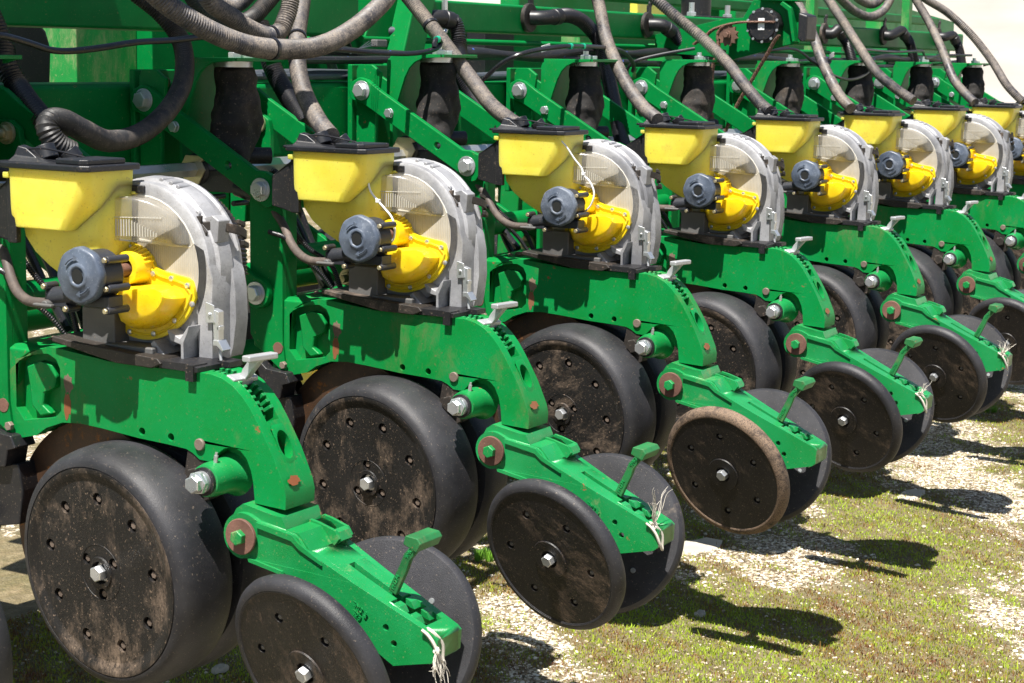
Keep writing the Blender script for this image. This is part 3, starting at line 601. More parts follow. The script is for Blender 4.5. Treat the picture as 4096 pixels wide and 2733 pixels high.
# ---- wheels
def wheel_xf(c, yaw, tilt, side):
    y, t = math.radians(yaw), math.radians(tilt)
    n = Vector((-math.cos(y)*math.cos(t), -math.sin(y)*math.cos(t), -math.sin(t)))
    if side > 0: n.x = -n.x
    ex = -n; ez = (Vector((0, 0, 1))-ex*ex.z).normalized(); ey = ez.cross(ex)
    m4 = Matrix((ex, ey, ez)).transposed().to_4x4(); m4.translation = Vector(c); return m4
def face_with_holes(mb, r_out, x, holes, t=.006, n=64, r_in=None):
    mb.prism(circ(0, 0, r_out, n), x, x+t, holes=[circ(a, b_, rr, 18) for a, b_, rr in holes]+([circ(0, 0, r_in, 32)] if r_in else []))
def gauge(c, yaw, tilt, side, name):
    m4 = wheel_xf(c, yaw, tilt, side); X = lambda mb: mb.xf(lambda v: m4 @ v)
    t = MB(); t.lathe([(.0, .1742), (.0028, .1746), (.0028, .1754), (-.0002, .1760), (.001, .184), (.008, .192), (.020, .1982), (.040, .2015), (.066, .2025), (.088, .2005), (.104, .196), (.112, .190), (.113, .15)], (0, 0, 0), (1, 0, 0), 96)
    X(t); o = t.build(name, 'tread', U, ang=40)
    rim = MB(); hs = []
    for i in range(9):
        a = math.radians(40*i+12); hs.append((.1235*math.cos(a), .1235*math.sin(a), .0108))
    for i in range(3):
        a = math.radians(120*i+28); hs.append((.0370*math.cos(a), .0370*math.sin(a), .0098))
    face_with_holes(rim, .1520, .0052, hs, .009, r_in=.0185)
    rim.lathe([(.0052, .1515), (.0035, .158), (.0005, .164), (-.0008, .170), (-.0004, .1738), (.004, .1742)], (0, 0, 0), (1, 0, 0), 96)
    rim.lathe([(.0062, .0475), (.0045, .0465), (.0062, .0455)], (0, 0, 0), (1, 0, 0), 48)
    rim.lathe([(.0062, .027), (.0020, .0255), (.0020, .019), (.014, .0185)], (0, 0, 0), (1, 0, 0), 40)
    X(rim); ro = rim.build('rim_disc', 'disc_muddy' if name == 'gauge_wheel' else 'disc_face', o, ang=30)
    bk_ = MB(); bk_.lathe([(.0145, .0001), (.0145, .152)], (0, 0, 0), (1, 0, 0), 48); X(bk_); bk_.build('rim_backing', 'disc_muddy', ro)
    bb = MB()
    for a, b_, rr in hs:
        bb = MB(); bb.hexbolt((.0145, a, b_), (-1, 0, 0), .0060, .0065, a*9); X(bb); bb.build('rim_bolt', 'pin', ro)
    bb = MB(); bb.hexbolt((.012, 0, 0), (-1, 0, 0), .0138, .020, .4); bb.cyl((.0144, 0, 0), (.010, 0, 0), .0165, n=20); X(bb); bb.build('hub_bolt', 'zinc', ro, bevel=.0008)
    return o
gauge((.0285, -.2475, .5235), -6.7, 3.9, -1, 'gauge_wheel')
gauge((.262-.0285, -.2475, .5235), -6.7, 3.9, 1, 'gauge_wheel')
CW = empty('closing_arm_pivot', (0, 0, 0))
def closing(c, yaw, tilt, side):
    m4 = wheel_xf(c, yaw, tilt, side); X = lambda mb: mb.xf(lambda v: m4 @ v)
    t = MB(); t.lathe([(.010, .137), (.0005, .1385), (.0, .1398), (.0008, .1404), (-.0005, .1412), (.0, .148), (.004, .1535), (.010, .1570), (.018, .1580), (.026, .1555), (.031, .150), (.032, .12), (.03, .0001)], (0, 0, 0), (1, 0, 0), 96)
    X(t); o = t.build('closing_wheel', 'tread', U, ang=40)
    hs = [(.0945*math.cos(math.radians(60*i+12)), .0945*math.sin(math.radians(60*i+12)), .0085) for i in range(6)]
    rim = MB(); face_with_holes(rim, .1392, .001, hs, .006, r_in=.017)
    rim.lathe([(.0012, .0385), (-.0015, .0372), (-.0018, .024), (-.001, .0175), (.006, .0165)], (0, 0, 0), (1, 0, 0), 48)
    X(rim); ro = rim.build('wheel_disc', 'disc_face', o, ang=30)
    bk_ = MB(); bk_.lathe([(.0072, .0001), (.0072, .1385)], (0, 0, 0), (1, 0, 0), 48); X(bk_); bk_.build('disc_backing', 'disc_face', ro)
    bb = MB()
    for a, b_, rr in hs:
        bb = MB(); bb.lathe([(.003, .0001), (.003, .0032), (.0045, .0045), (.0072, .0045)], (0, a, b_), (1, 0, 0), 12); X(bb); bb.build('rivet', 'alu_dark', ro)
    bb = MB(); bb.hexbolt((.006, 0, 0), (-1, 0, 0), .0125, .018, .6); X(bb); bb.build('hub_bolt', 'zinc', ro, bevel=.0008)
    bb = MB(); bb.cyl((.03, 0, 0), (.06, 0, 0), .02, n=20); X(bb); bb.build('wheel_hub', 'black', o)
    if side > 0:
        bb = MB()
        for i in range(6):
            a = math.radians(60*i+40); bb = MB(); bb.lathe([(.0335, .0001), (.0335, .0045), (.030, .006)], (0, .0945*math.cos(a), .0945*math.sin(a)), (1, 0, 0), 12); X(bb); bb.build('rivet', 'zinc', ro)
    return o
closing((.0254, -.661, .434), -10.5, 18.5, -1)
closing((.262-.0254+.012, -.668, .434), -10.5, 18.5, 1)
# notched residue disc in front and underside hoses
nd = MB(); pts_ = []
for i in range(28):
    a = 2*PI*i/28; r = .165 if i % 2 else .150; pts_.append((.285+r*math.cos(a), .62+r*math.sin(a)))
nd.prism(pts_, .135, .140); nd.cyl((.11, .285, .62), (.165, .285, .62), .03, n=20); nd.xf(lambda v: Vector((v.x+(v.y-.285)*.18, v.y, v.z))); nd.build('notched_disc', 'disc_rust', U)
nd = MB(); nd.prism([(.38, 1.0), (.40, .98), (.33, .70), (.29, .60), (.26, .61), (.30, .74)], .17, .19); nd.build('disc_arm', 'green_clean', U, bevel=.003)
for i_, (a_, b_) in enumerate((((.30, .14, 1.02), (.26, -.02, .80)), ((.22, .12, 1.06), (.20, -.03, .88)), ((.36, .20, 1.08), (.33, .05, .86)))):
    nd = MB(); nd.tube(smooth([(a_[0], a_[1]+.12, a_[2]+.05), a_, ((a_[0]+b_[0])/2+.02, (a_[1]+b_[1])/2, (a_[2]+b_[2])/2-.03), b_], .006), .008, 8); nd.build('loose_hose', 'cable', U)
# opener discs
for s in (-1, 1):
    m4 = wheel_xf((XC+s*.018, -.165, .560), -4, 0, s); dd = MB(); dd.lathe([(.0, .0001), (0, .12), (.0005, .1885), (.003, .19), (.0035, .12), (.0035, .0001)], (0, 0, 0), (1, 0, 0), 72); dd.xf(lambda v: m4 @ v); dd.build('opener_disc', 'disc_rust', U)
sk = MB(); sk.prism([(.06, .745), (.03, .72), (-.02, .715), (-.03, .695), (-.012, .69), (-.005, .66), (.03, .655), (.045, .69)], .07, .12); sk.prism([(.045, .655), (-.02, .665), (-.03, .62), (-.02, .56), (.03, .55), (.05, .60)], .085, .125); sk.build('scraper_bracket', 'black', U, bevel=.003)
sk = MB(); sk.tube([(.08+.012*math.cos(i*.9), .03+.0012*i, .575+.012*math.sin(i*.9)) for i in range(46)], .0022, 6); sk.build('scraper_spring', 'alu_dark', U)
sk = MB(); sk.hexbolt((.089, -.002, .728), (-1, 0, 0), .008, .008); sk.build('bracket_bolt', 'pin', U)
sk = MB(); sk.cyl((.091, .012, .762), (.086, .012, .762), .012, n=16); sk.build('bracket_plug', 'rust', U)
# ---- closing arm (tapered casting)
def taper(v):
    y = v.y; t = min(1, max(0, (-.50-y)/.35)); w_ = .062+(.034-.062)*t; return Vector((XC+(v.x)*w_, y, v.z))
ar = MB()
side = [(-.537, .640), (-.600, .628), (-.609, .622), (-.620, .607), (-.640, .597), (-.705, .566), (-.772, .536), (-.816, .516), (-.843, .504), (-.850, .498), (-.848, .468), (-.840, .461), (-.775, .447), (-.70, .493), (-.64, .531), (-.582, .566), (-.519, .580)]
boss = arc(-.508, .614, .0365, 65, 295, 16)
outl = boss+[(-.519, .580)]+list(reversed(side[:-1]))
# order: boss goes from top over the front to bottom, then rearwards along the bottom, back along the top
outl = arc(-.508, .614, .0365, 115, -65-20, 18)
outl = [(-.508+.0365*math.cos(math.radians(a)), .614+.0365*math.sin(math.radians(a))) for a in range(120, -86, -12)]
outl += list(reversed(side))
ar.prism(outl, -1.0, -.72, holes=[circ(-.762, .505, .0055, 10), circ(-.776, .482, .0055, 10)]); ar.prism(outl, .72, 1.0)
topst = [(-.475, .630), (-.500, .648), (-.537, .640), (-.600, .628), (-.609, .622), (-.620, .607), (-.640, .597), (-.672, .582)]
ar.prism(topst+[(y, z-.010) for y, z in reversed(topst)], -.72, .72)
s_ = [(-.672, .582), (-.705, .566), (-.760, .541)]
for a, b_ in ((-.72, -.18), (.14, .72)): ar.prism(s_+[(y, z-.010) for y, z in reversed(s_)], a, b_)
s_ = [(-.822, .513), (-.843, .504), (-.850, .498), (-.848, .468), (-.840, .461), (-.828, .465)]
ar.prism(s_, -.72, .72)
s_ = [(-.760, .541), (-.772, .536), (-.822, .513)]
for a, b_ in ((-.72, -.60), (.60, .72)): ar.prism(s_+[(y, z-.008) for y, z in reversed(s_)], a, b_)
# notched hooks in the opening
for yy in (-.772, -.800):
    zz = .536+(yy+.772)*.46
    for sgn in (-1, 1):
        a, b_ = sorted((sgn*.18, sgn*.62)); ar.prism([(yy+.006, zz+.003), (yy-.004, zz-.001), (yy-.010, zz-.012), (yy-.002, zz-.010), (yy+.006, zz-.006)], a, b_)
ar.prism([(-.68, .53), (-.76, .49), (-.83, .455), (-.83, .462), (-.76, .50), (-.68, .54)], -.72, .72)
# saddle around the frame tip
ar.prism([(-.482, .640), (-.490, .654), (-.503, .663), (-.560, .651), (-.573, .650), (-.583, .630), (-.583, .62), (-.482, .62)], -.86, .86)
for a, b_ in ((.20, .32), (.84, .96)): ar.prism([(-.583, .636), (-.600, .633), (-.632, .624), (-.640, .612), (-.628, .597), (-.583, .61)], a, b_)
ar.prism([(-.627, .625), (-.636, .622), (-.642, .609), (-.630, .600), (-.624, .610)], .30, .86)
ar.prism([(-.583, .632), (-.606, .629), (-.618, .615), (-.628, .602), (-.583, .61)], -.9, .3)
# side ledge
ar.prism([(-.535, .640), (-.600, .6275), (-.612, .615), (-.650, .593), (-.652, .586), (-.612, .606), (-.598, .618), (-.535, .632)], -1.07, -.99)
ar.prism([(-.519, .582), (-.582, .568), (-.584, .561), (-.521, .575)], -1.06, -.9)
ar.xf(taper)
aro = ar.build('closing_arm', 'green_arm', U, bevel=.003, ang=35)
def ax_(o): return o
b = MB(); b.cyl((.0685, -.508, .614), (.0625, -.508, .614), .0285, n=32, ch=.001); b.build('pivot_washer', 'rust', aro)
b = MB(); b.hexbolt((.063, -.508, .614), (-1, 0, 0), .0125, .011, .4); b.build('arm_pivot_bolt', 'green_arm', aro, bevel=.0008)
b = MB(); b.cyl((XC-.02, -.805, .487), (XC+.02, -.805, .487), .0125, n=20); b.cyl((XC, -.68, .45), (XC, -.66, .434), .015, n=12); b.build('spring_plug', 'green_old', aro)
b = MB(); b.tube([(XC+.013*math.cos(i*.8), -.56-.0022*i, .60-.0011*i+.013*math.sin(i*.8)) for i in range(90)], .0026, 6); b.build('tension_spring', 'chain', aro)
b = MB(); b.cyl((.03, -.66, .434), (.235, -.665, .434), .010, n=16); b.box((XC-.02, -.70, .43), (XC+.02, -.64, .50)); b.build('wheel_axle', 'black', aro)
# adjusting lever
lv = MB(); lv.prism([(-.742, .552), (-.756, .544), (-.775, .585), (-.782, .604), (-.806, .634), (-.797, .642), (-.770, .612), (-.762, .592)], XC-.006, XC+.004)
lv.prism([(-.788, .636), (-.812, .626), (-.820, .640), (-.814, .648), (-.792, .650)], XC-.036, XC+.026)
lvo = lv.build('adjusting_lever', 'lever', aro, bevel=.002)
# raised casting marks
def side_text(body, size, y, z, x, ang, par, m='green_arm', yaw=0):
    m4 = Matrix.Translation((x, y, z)) @ Matrix.Rotation(yaw, 4, 'Z') @ Matrix(((0, 0, -1, 0), (-1, 0, 0, 0), (0, 1, 0, 0), (0, 0, 0, 1))) @ Matrix.Rotation(ang, 4, 'Z')
    return text_mesh(body, size, .0006, m, par, 'casting_mark', m4)
def x_left(y): return XC-(.062+(.034-.062)*min(1, max(0, (-.50-y)/.35)))

mk1 = side_text('PH274', .0095, -.7535, .553, XC-.0066, math.radians(66), aro)
mk2 = side_text('9MG', .0095, -.7775, .605, XC-.0066, math.radians(57), aro)
# mud clods on the casting nose
mdc = MB()
for (x, y, z, r) in ((.16, -.03, .868, .008), (.17, -.05, .872, .012), (.18, -.02, .866, .010), (.15, -.06, .873, .006)):
    rings = []
    for i in range(6):
        ph = -PI/2+PI*i/5; rings.append([(x+r*math.cos(ph)*math.cos(a)*random.uniform(.8, 1.2), y+r*math.cos(ph)*math.sin(a)*random.uniform(.8, 1.2), z+.6*r*math.sin(ph)) for a in [2*PI*k/8 for k in range(8)]])
    mdc.loft(rings)
mdc.build('mud_clods', 'mud', U)
bpy.data.objects.remove(CW)
# ------------------------------------------------------------------ repeat the unit
OFF = {0: (0, 0, 0), 1: (.762, 0, 0), 2: (1.5447, -.0088, .0145), 3: (2.3273, -.0057, .0087), 4: (3.1052, -.0041, .0127), 5: (3.8839, -.0049, .0131), 6: (4.5874, -.0207, .0203), 7: (5.3412, -.0239, .0194), 8: (6.10, -.025, .019)}
def kids(o): return [c for c in bpy.data.objects if c.parent == o]
CH = {}
for o in list(bpy.data.objects):
    if o.parent: CH.setdefault(o.parent.name, []).append(o)
def copy_tree(o, parent=None, skip=()):
    c = o.copy(); COL.objects.link(c); c.parent = parent
    if parent: c.matrix_parent_inverse = o.matrix_parent_inverse
    for ch in CH.get(o.name, []):
        if ch in skip: continue
        copy_tree(ch, c, skip)
    return c
ULAB = {
 -1: 'row unit cut off by the left edge, only its wheel edge showing',
 0: 'nearest full row unit with the largest hopper, muddiest wheel and hanging twine on its arm',
 1: 'second row unit from the left, white zip tie looped over its yellow cover',
 2: 'third row unit from the left, white zip tie hanging from its hopper lid',
 3: 'fourth row unit from the left, next after the one with a tie on its lid',
 4: 'fifth row unit from the left, with a thick white twine bow on its arm end',
 5: 'sixth row unit from the left, below the looping black air line',
 6: 'seventh row unit from the left, third from the right edge',
 7: 'eighth row unit from the left, hopper just left of the last full motor cap',
 8: 'last row unit, mostly cut off by the right edge'}
WC = {'gauge_wheel': [((.0285, -.2475, .5235), -6.7, 3.9, -1), ((.262-.0285, -.2475, .5235), -6.7, 3.9, 1)], 'closing_wheel': [((.0254, -.661, .434), -10.5, 18.5, -1), ((.262-.0254+.012, -.668, .434), -10.5, 18.5, 1)]}
def spin(o, k, i):
    c, yw, tl, sd = WC[k][i]; m4 = wheel_xf(c, yw, tl, sd); o.matrix_basis = m4 @ Matrix.Rotation(random.uniform(0, 6.28), 4, 'X') @ m4.inverted()
units = {}
gw0 = [c for c in U.children if c.name == 'gauge_wheel'][0]
LW = empty('gauge_wheel_assembly', (-.48, 0, 0), 'dusty black wheel cut off by the left edge of the picture', 'wheel')
lw = copy_tree(gw0, LW)
t_ = MB(); t_.prism([(-.27, .50), (-.22, .50), (.36, 1.02), (.40, 1.12), (.34, 1.12), (.29, 1.03)], .165, .185); t_.cyl((.10, -.2475, .5235), (.18, -.2475, .5235), .02, n=16); t_.build('support_arm', 'green', LW, bevel=.003)
for k, off in OFF.items():
    o = U if k == 0 else copy_tree(U)
    if k:
        cnt = {}
        for c_ in o.children:
            nm = c_.name.split('.')[0]
            if nm in WC: i_ = cnt.get(nm, 0); cnt[nm] = i_+1; spin(c_, nm, i_)
    o.location = off; tag(o, ULAB[k], 'planter unit', 'seeding row units along the toolbar'); units[k] = o
cw2 = [c for c in units[2].children if c.name.split('.')[0] == 'closing_wheel'][0]; cw2.data = cw2.data.copy(); cw2.data.materials[0] = M['tread_dusty']; cw2['label'] = 'closing wheel with tan dusty tyre'
for k, txt in ((0, 'CMS 3\n2G28'), (1, 'CMS 1\nG22'), (2, 'CMS 2'), (3, 'CMS 2'), (4, 'CMS 1')):
    arm_o = [c for c in units[k].children_recursive if c.name.split('.')[0] == 'closing_arm'][0]
    side_text(txt, .0125, -.700, .533, x_left(-.72)-.0003, math.radians(-29), arm_o, yaw=math.radians(-4.5))
# ------------------------------------------------------------------ toolbar and frame
def things(name, parts, label, cat, **kw):
    e = empty(name, (0, 0, 0), label, cat)
    for pn, mb, m, bv in parts: mb.build(pn, m, e, bevel=bv)
    return e
tb = MB(); tb.box((-2.2, .400, 1.11), (7.0, .578, 1.288))
tbo = empty('planter_toolbar', (0, .49, 1.11), 'long dark green square toolbar behind the row units, carrying them all', 'toolbar')
def part(e, mb, name, m, bevel=0., ang=32):
    mb.xf(lambda v: v-Vector(e.location)); return mb.build(name, m, e, bevel=bevel, ang=ang)
part(tbo, tb, 'main_beam', 'green_clean', .014)
sh = MB(); sh.cyl((-2.2, .235, 1.115), (7.0, .235, 1.115), .0165, n=6); part(tbo, sh, 'hex_drive_shaft', 'zinc')
tp = MB(); tp.tube([(x, .47+.012*math.sin(x*3), 1.302+.006*math.sin(x*5)) for x in np.arange(.98, 7, .1)], .0125, 12); part(tbo, tp, 'pipe_on_beam', 'pipe')
tp = MB(); tp.tube([(x, .41+.01*math.sin(x*2), 1.303) for x in np.arange(1.2, 7, .1)], .009, 10); part(tbo, tp, 'pipe_on_beam', 'pipe')
# upper beam with air ports
ub = empty('upper_beam', (0, .55, 1.42), 'upper green square beam carrying the round black air ports', 'beam')
b = MB(); b.box((1.9, .500, 1.424), (7.2, .59, 1.509)); b.box((-2.2, .47, 1.401), (1.80, .60, 1.53)); part(ub, b, 'beam_tube', 'green_clean', .008)
b = MB(); b.cyl((1.85, .50, 1.397), (7.1, .50, 1.397), .0085, n=14); part(ub, b, 'thin_pipe', 'green_clean')
for x in (2.35, 4.35, 6.3):
    b = MB(); b.box((x, .585, 1.10), (x+.17, .75, 1.424)); part(ub, b, 'post', 'green_clean', .004)
PORT = [(2.096, 1.455, 'v2'), (2.719, 1.473, 'v3'), (3.527, 1.471, 'v4'), (4.36, 1.472, None), (5.197, 1.474, 'v6'), (5.944, 1.480, 'v7'), (6.751, 1.488, 'v8')]
HV = {
'v0':[(0.481,0.42,1.42),(0.481,0.391,1.368),(0.471,0.37,1.328),(0.47,0.343,1.288),(0.455,0.3,1.257),(0.444,0.259,1.23),(0.426,0.2,1.19)],
'v1':[(1.324,0.42,1.421),(1.299,0.37,1.334),(1.281,0.327,1.285),(1.24,0.26,1.239),(1.203,0.2,1.2)],
'v2':[(2.156,0.44,1.456),(2.192,0.431,1.449),(2.195,0.418,1.414),(2.178,0.403,1.368),(2.117,0.356,1.309),(2.081,0.305,1.255),(2.032,0.229,1.211),(1.982,0.15,1.171)],
'v3':[(2.774,0.44,1.477),(2.851,0.433,1.484),(2.925,0.426,1.47),(2.982,0.414,1.435),(2.984,0.383,1.385),(2.933,0.335,1.309),(2.835,0.262,1.222),(2.739,0.192,1.141),(2.69,0.15,1.095)],
'v4':[(3.561,0.44,1.462),(3.598,0.426,1.442),(3.626,0.406,1.399),(3.639,0.388,1.359),(3.63,0.36,1.291)],
'v6':[(5.236,0.44,1.485),(5.271,0.423,1.44),(5.279,0.401,1.374),(5.272,0.38,1.307)],
'v7':[(6.046,0.44,1.496),(6.102,0.421,1.447),(6.1,0.4,1.38),(6.085,0.38,1.319)],
'v8':[(6.831,0.44,1.487),(6.861,0.422,1.44),(6.843,0.401,1.38),(6.805,0.38,1.32)]}
VL = {'v0': 'black corrugated hose at the left edge, behind the nearest looping dusty hose', 'v1': 'black corrugated hose behind the vertical dusty hose, under the big drooping one',
 'v2': 'black corrugated hose from the first air port, behind the third row unit hopper', 'v3': 'long black corrugated hose arching from the second air port down behind the fourth hopper',
 'v4': 'short black corrugated hose from the air port left of the sprocket gearbox', 'v6': 'short black hose from the port just right of the gearbox, above the air line loop',
 'v7': 'short black hose from the second to last air port', 'v8': 'short black hose from the last air port at the beam end'}
for k, pts in HV.items():
    e = empty('vacuum_hose', pts[0], VL[k], 'hose', 'corrugated vacuum hoses')
    t = MB(); t.tube(smooth(pts, .0036), .0225, 20, rib=(1, .0026, 1)); part(e, t, 'corrugated_tube', 'hose_black', ang=20)
    pr_ = [q for q in PORT if q[2] == k]
    if pr_:
        px_, pz_, _ = pr_[0]; p0 = Vector(pts[0]); p1 = Vector(pts[1]); dn = (p1-p0).normalized()
        t = MB(); t.tube(smooth([(px_, .488, pz_), (px_+.012, .462, pz_), tuple(p0-dn*.012), tuple(p0+dn*.02)], .006), .0215, 20); t.cyl(p0-dn*.002, p0+dn*.03, .0245, n=22, ch=.002); part(e, t, 'elbow', 'black')
        t = MB(); t.cyl((px_, .500, pz_), (px_, .486, pz_), .043, n=32, ch=.002); part(e, t, 'port_flange', 'grimy')
        t = MB(); t.box((px_-.005, .489, pz_+.03), (px_+.02, .496, pz_+.065)); t.lathe([(0, .005), (0, .011), (.006, .011), (.006, .005)], (px_+.012, .488, pz_+.068), (0, 1, 0), 14); part(e, t, 'flange_ear', 'black', .001)
# seed delivery hoses
HS = {
's0':[(0.816,0.35,1.475),(0.848,0.305,1.43),(0.857,0.263,1.375),(0.792,0.203,1.305),(0.675,0.141,1.248),(0.513,0.07,1.206),(0.354,0.007,1.197),(0.236,-0.044,1.219),(0.172,-0.06,1.238),(0.133,-0.067,1.241),(0.118,-0.072,1.227),(0.129,-0.081,1.203),(0.156,-0.09,1.187)],
's1':[(1.33,0.3,1.5),(1.3,0.281,1.476),(1.231,0.239,1.427),(1.18,0.207,1.39),(1.085,0.136,1.335),(1.015,0.074,1.291),(0.966,0.022,1.258),(0.909,-0.049,1.218),(0.877,-0.1,1.193)],
's2':[(1.891,0.4,1.522),(1.88,0.369,1.497),(1.847,0.275,1.421),(1.794,0.175,1.348),(1.753,0.107,1.302),(1.691,0.015,1.244),(1.659,-0.054,1.211),(1.64,-0.1,1.193)],
's3':[(2.96,0.4,1.564),(2.88,0.34,1.504),(2.751,0.252,1.419),(2.626,0.152,1.342),(2.513,0.052,1.274),(2.431,-0.031,1.227),(2.378,-0.1,1.197)],
's4':[(3.327,0.4,1.574),(3.328,0.367,1.546),(3.337,0.296,1.49),(3.334,0.198,1.42),(3.301,0.099,1.346),(3.248,0.024,1.288),(3.193,-0.056,1.23),(3.173,-0.1,1.204)],
's5':[(4.536,0.4,1.644),(4.484,0.345,1.586),(4.349,0.223,1.461),(4.188,0.123,1.367),(4.062,0.039,1.297),(3.961,-0.035,1.242),(3.898,-0.1,1.202)],
's6':[(4.908,0.4,1.644),(4.877,0.361,1.6),(4.829,0.279,1.512),(4.746,0.184,1.42),(4.654,0.082,1.329),(4.605,-0.01,1.269),(4.572,-0.1,1.22)],
's7':[(6.019,0.4,1.683),(5.975,0.362,1.637),(5.897,0.273,1.538),(5.728,0.157,1.418),(5.51,0.038,1.301),(5.421,-0.039,1.243),(5.371,-0.1,1.203)],
's8':[(6.036,0.4,1.684),(6.096,0.35,1.641),(6.188,0.281,1.587),(6.237,0.18,1.489),(6.212,0.074,1.374),(6.125,-0.022,1.27),(6.109,-0.1,1.198)],
'droop':[(0.509,0.05,1.471),(0.563,0.031,1.432),(0.644,0.008,1.393),(0.747,0.0,1.369),(0.868,0.0,1.364),(0.99,0.003,1.374),(1.163,0.042,1.413),(1.326,0.081,1.471),(1.394,0.1,1.507)],
'vhose':[(0.796,0.15,1.471),(0.821,0.15,1.45),(0.889,0.15,1.424),(0.945,0.15,1.403),(1.002,0.15,1.392),(1.041,0.15,1.402),(1.059,0.15,1.424),(1.074,0.15,1.451),(1.086,0.15,1.49)],
'rise':[(1.232,0.3,1.496),(1.186,0.3,1.462),(1.141,0.3,1.433),(1.08,0.3,1.416),(1.02,0.3,1.422),(0.963,0.3,1.449),(0.931,0.3,1.479)],
'rise2':[(1.197,0.35,1.489),(1.161,0.35,1.466),(1.126,0.35,1.457),(1.074,0.35,1.469),(1.049,0.35,1.484)],
'loopA':[(5.291,0.5,1.655),(5.406,0.5,1.618),(5.572,0.5,1.576),(5.765,0.5,1.558),(5.935,0.5,1.587),(6.03,0.5,1.639),(6.076,0.5,1.686)],
'loopB':[(5.641,0.55,1.669),(5.774,0.55,1.631),(5.928,0.55,1.616),(6.04,0.55,1.64),(6.103,0.55,1.687)]}
SLB = {'s0': 'dark dusty hose curling in a loop into the nearest hopper lid', 's1': 'dusty ribbed hose hanging almost straight down into the second hopper lid', 's2': 'dusty ribbed hose slanting down into the third hopper lid',
 's3': 'dusty ribbed hose sweeping down into the fourth hopper lid', 's4': 'dusty ribbed hose crossing left of the sprocket gearbox into the fifth hopper lid', 's5': 'dusty hose coming out right of the gearbox box down to the sixth hopper lid',
 's6': 'dark hose slanting down through the air line loop to the seventh hopper lid', 's7': 'dark hose bending down to the eighth hopper lid', 's8': 'dark hose against the pale background, running to the last hopper at the right edge',
 'droop': 'biggest drooping dusty hose across the top left, in front of everything', 'vhose': 'dusty hose bent in a V just above the biggest drooping hose', 'rise': 'dark hose bend behind the V shaped hose at the top', 'rise2': 'short bit of dusty hose at the very top edge, above the V shaped hose',
 'loopA': 'dusty hose loop hanging at the top right above the air ports', 'loopB': 'smaller dusty hose loop inside the hanging one at the top right'}
RAD = {'droop': .0208, 's0': .0198, 'vhose': .0195, 's1': .0190, 's7': .0185, 's8': .0185}
for k, pts in HS.items():
    near = k in ('s0', 's1', 's2', 's3', 'droop', 'vhose', 'rise', 'rise2')
    t = MB(); t.tube(smooth(pts, .0030 if near else .004), RAD.get(k, .0190), 20 if near else 14, rib=(1, .0021, 1)); e0 = Vector(pts[-1]); t.xf(lambda v: v-e0)
    o = t.build('seed_hose', 'hose_dark' if k in ('s0', 'rise') else 'hose', None, ang=25); o.location = e0
    tag(o, SLB[k], 'hose', 'ribbed seed hoses')
# air lines
AL = {
'a0':[(0.154,0.1,1.378),(0.191,0.102,1.378),(0.223,0.105,1.374),(0.266,0.108,1.366),(0.321,0.111,1.355),(0.379,0.115,1.354),(0.463,0.12,1.361),(0.565,0.128,1.372),(0.687,0.137,1.378),(0.772,0.144,1.385),(0.858,0.15,1.386)],
'a1':[(1.177,0.3,1.369),(1.346,0.229,1.367),(1.467,0.197,1.361),(1.614,0.19,1.361),(1.706,0.185,1.372),(1.734,0.184,1.387),(1.717,0.182,1.397),(1.702,0.182,1.388),(1.7,0.18,1.37)],
'a2':[(2.149,0.35,1.264),(2.149,0.314,1.291),(2.146,0.253,1.338),(2.171,0.199,1.367),(2.318,0.19,1.384),(2.433,0.183,1.389),(2.685,0.219,1.388),(2.872,0.254,1.377),(3.003,0.284,1.342),(3.03,0.3,1.316)],
'a3':[(3.179,0.4,1.314),(3.17,0.363,1.348),(3.21,0.295,1.371),(3.271,0.2,1.393)],
'a4':[(3.559,0.25,1.387),(3.84,0.197,1.393),(3.902,0.185,1.396),(4.029,0.16,1.398),(4.126,0.134,1.36),(4.239,0.105,1.315),(4.481,0.12,1.294),(4.725,0.143,1.314),(4.842,0.159,1.357),(4.823,0.173,1.392),(4.78,0.18,1.399)],
'a5':[(4.78,0.18,1.399),(4.827,0.183,1.407),(5.232,0.198,1.403),(5.53,0.18,1.411)],
'a6':[(5.53,0.18,1.411),(5.618,0.187,1.38),(5.861,0.198,1.395),(6.252,0.18,1.399)]}
ALB = {'a0': 'black air line sagging in front of the pale green plate at top left', 'a1': 'black air line curling onto the air spring of the third unit', 'a2': 'black air line arching over the fourth air spring',
 'a3': 'short black air line rising to the fifth air spring', 'a4': 'black air line making a wide loop in front of the sixth and seventh air springs', 'a5': 'black air line between the seventh and eighth air springs', 'a6': 'thin black air line at the last air spring'}
for k, pts in AL.items():
    e = empty('air_line', pts[0], ALB[k], 'air line', 'black air lines')
    t = MB(); t.tube(smooth(pts, .008), .0062 if k in ('a0', 'a1', 'a2') else .0055, 10); part(e, t, 'tube', 'cable')
    if k in ('a1', 'a2', 'a4'):
        sm_ = smooth(pts, .01)
        idx = {'a1': [-4], 'a2': [len(sm_)//2-12, len(sm_)//2-3], 'a4': [30, -4]}[k]
        for i in idx: t = MB(); t.tube(sm_[i:i+2] if i != -4 else sm_[-4:-2], .0085, 12); part(e, t, 'clip', 'teal')
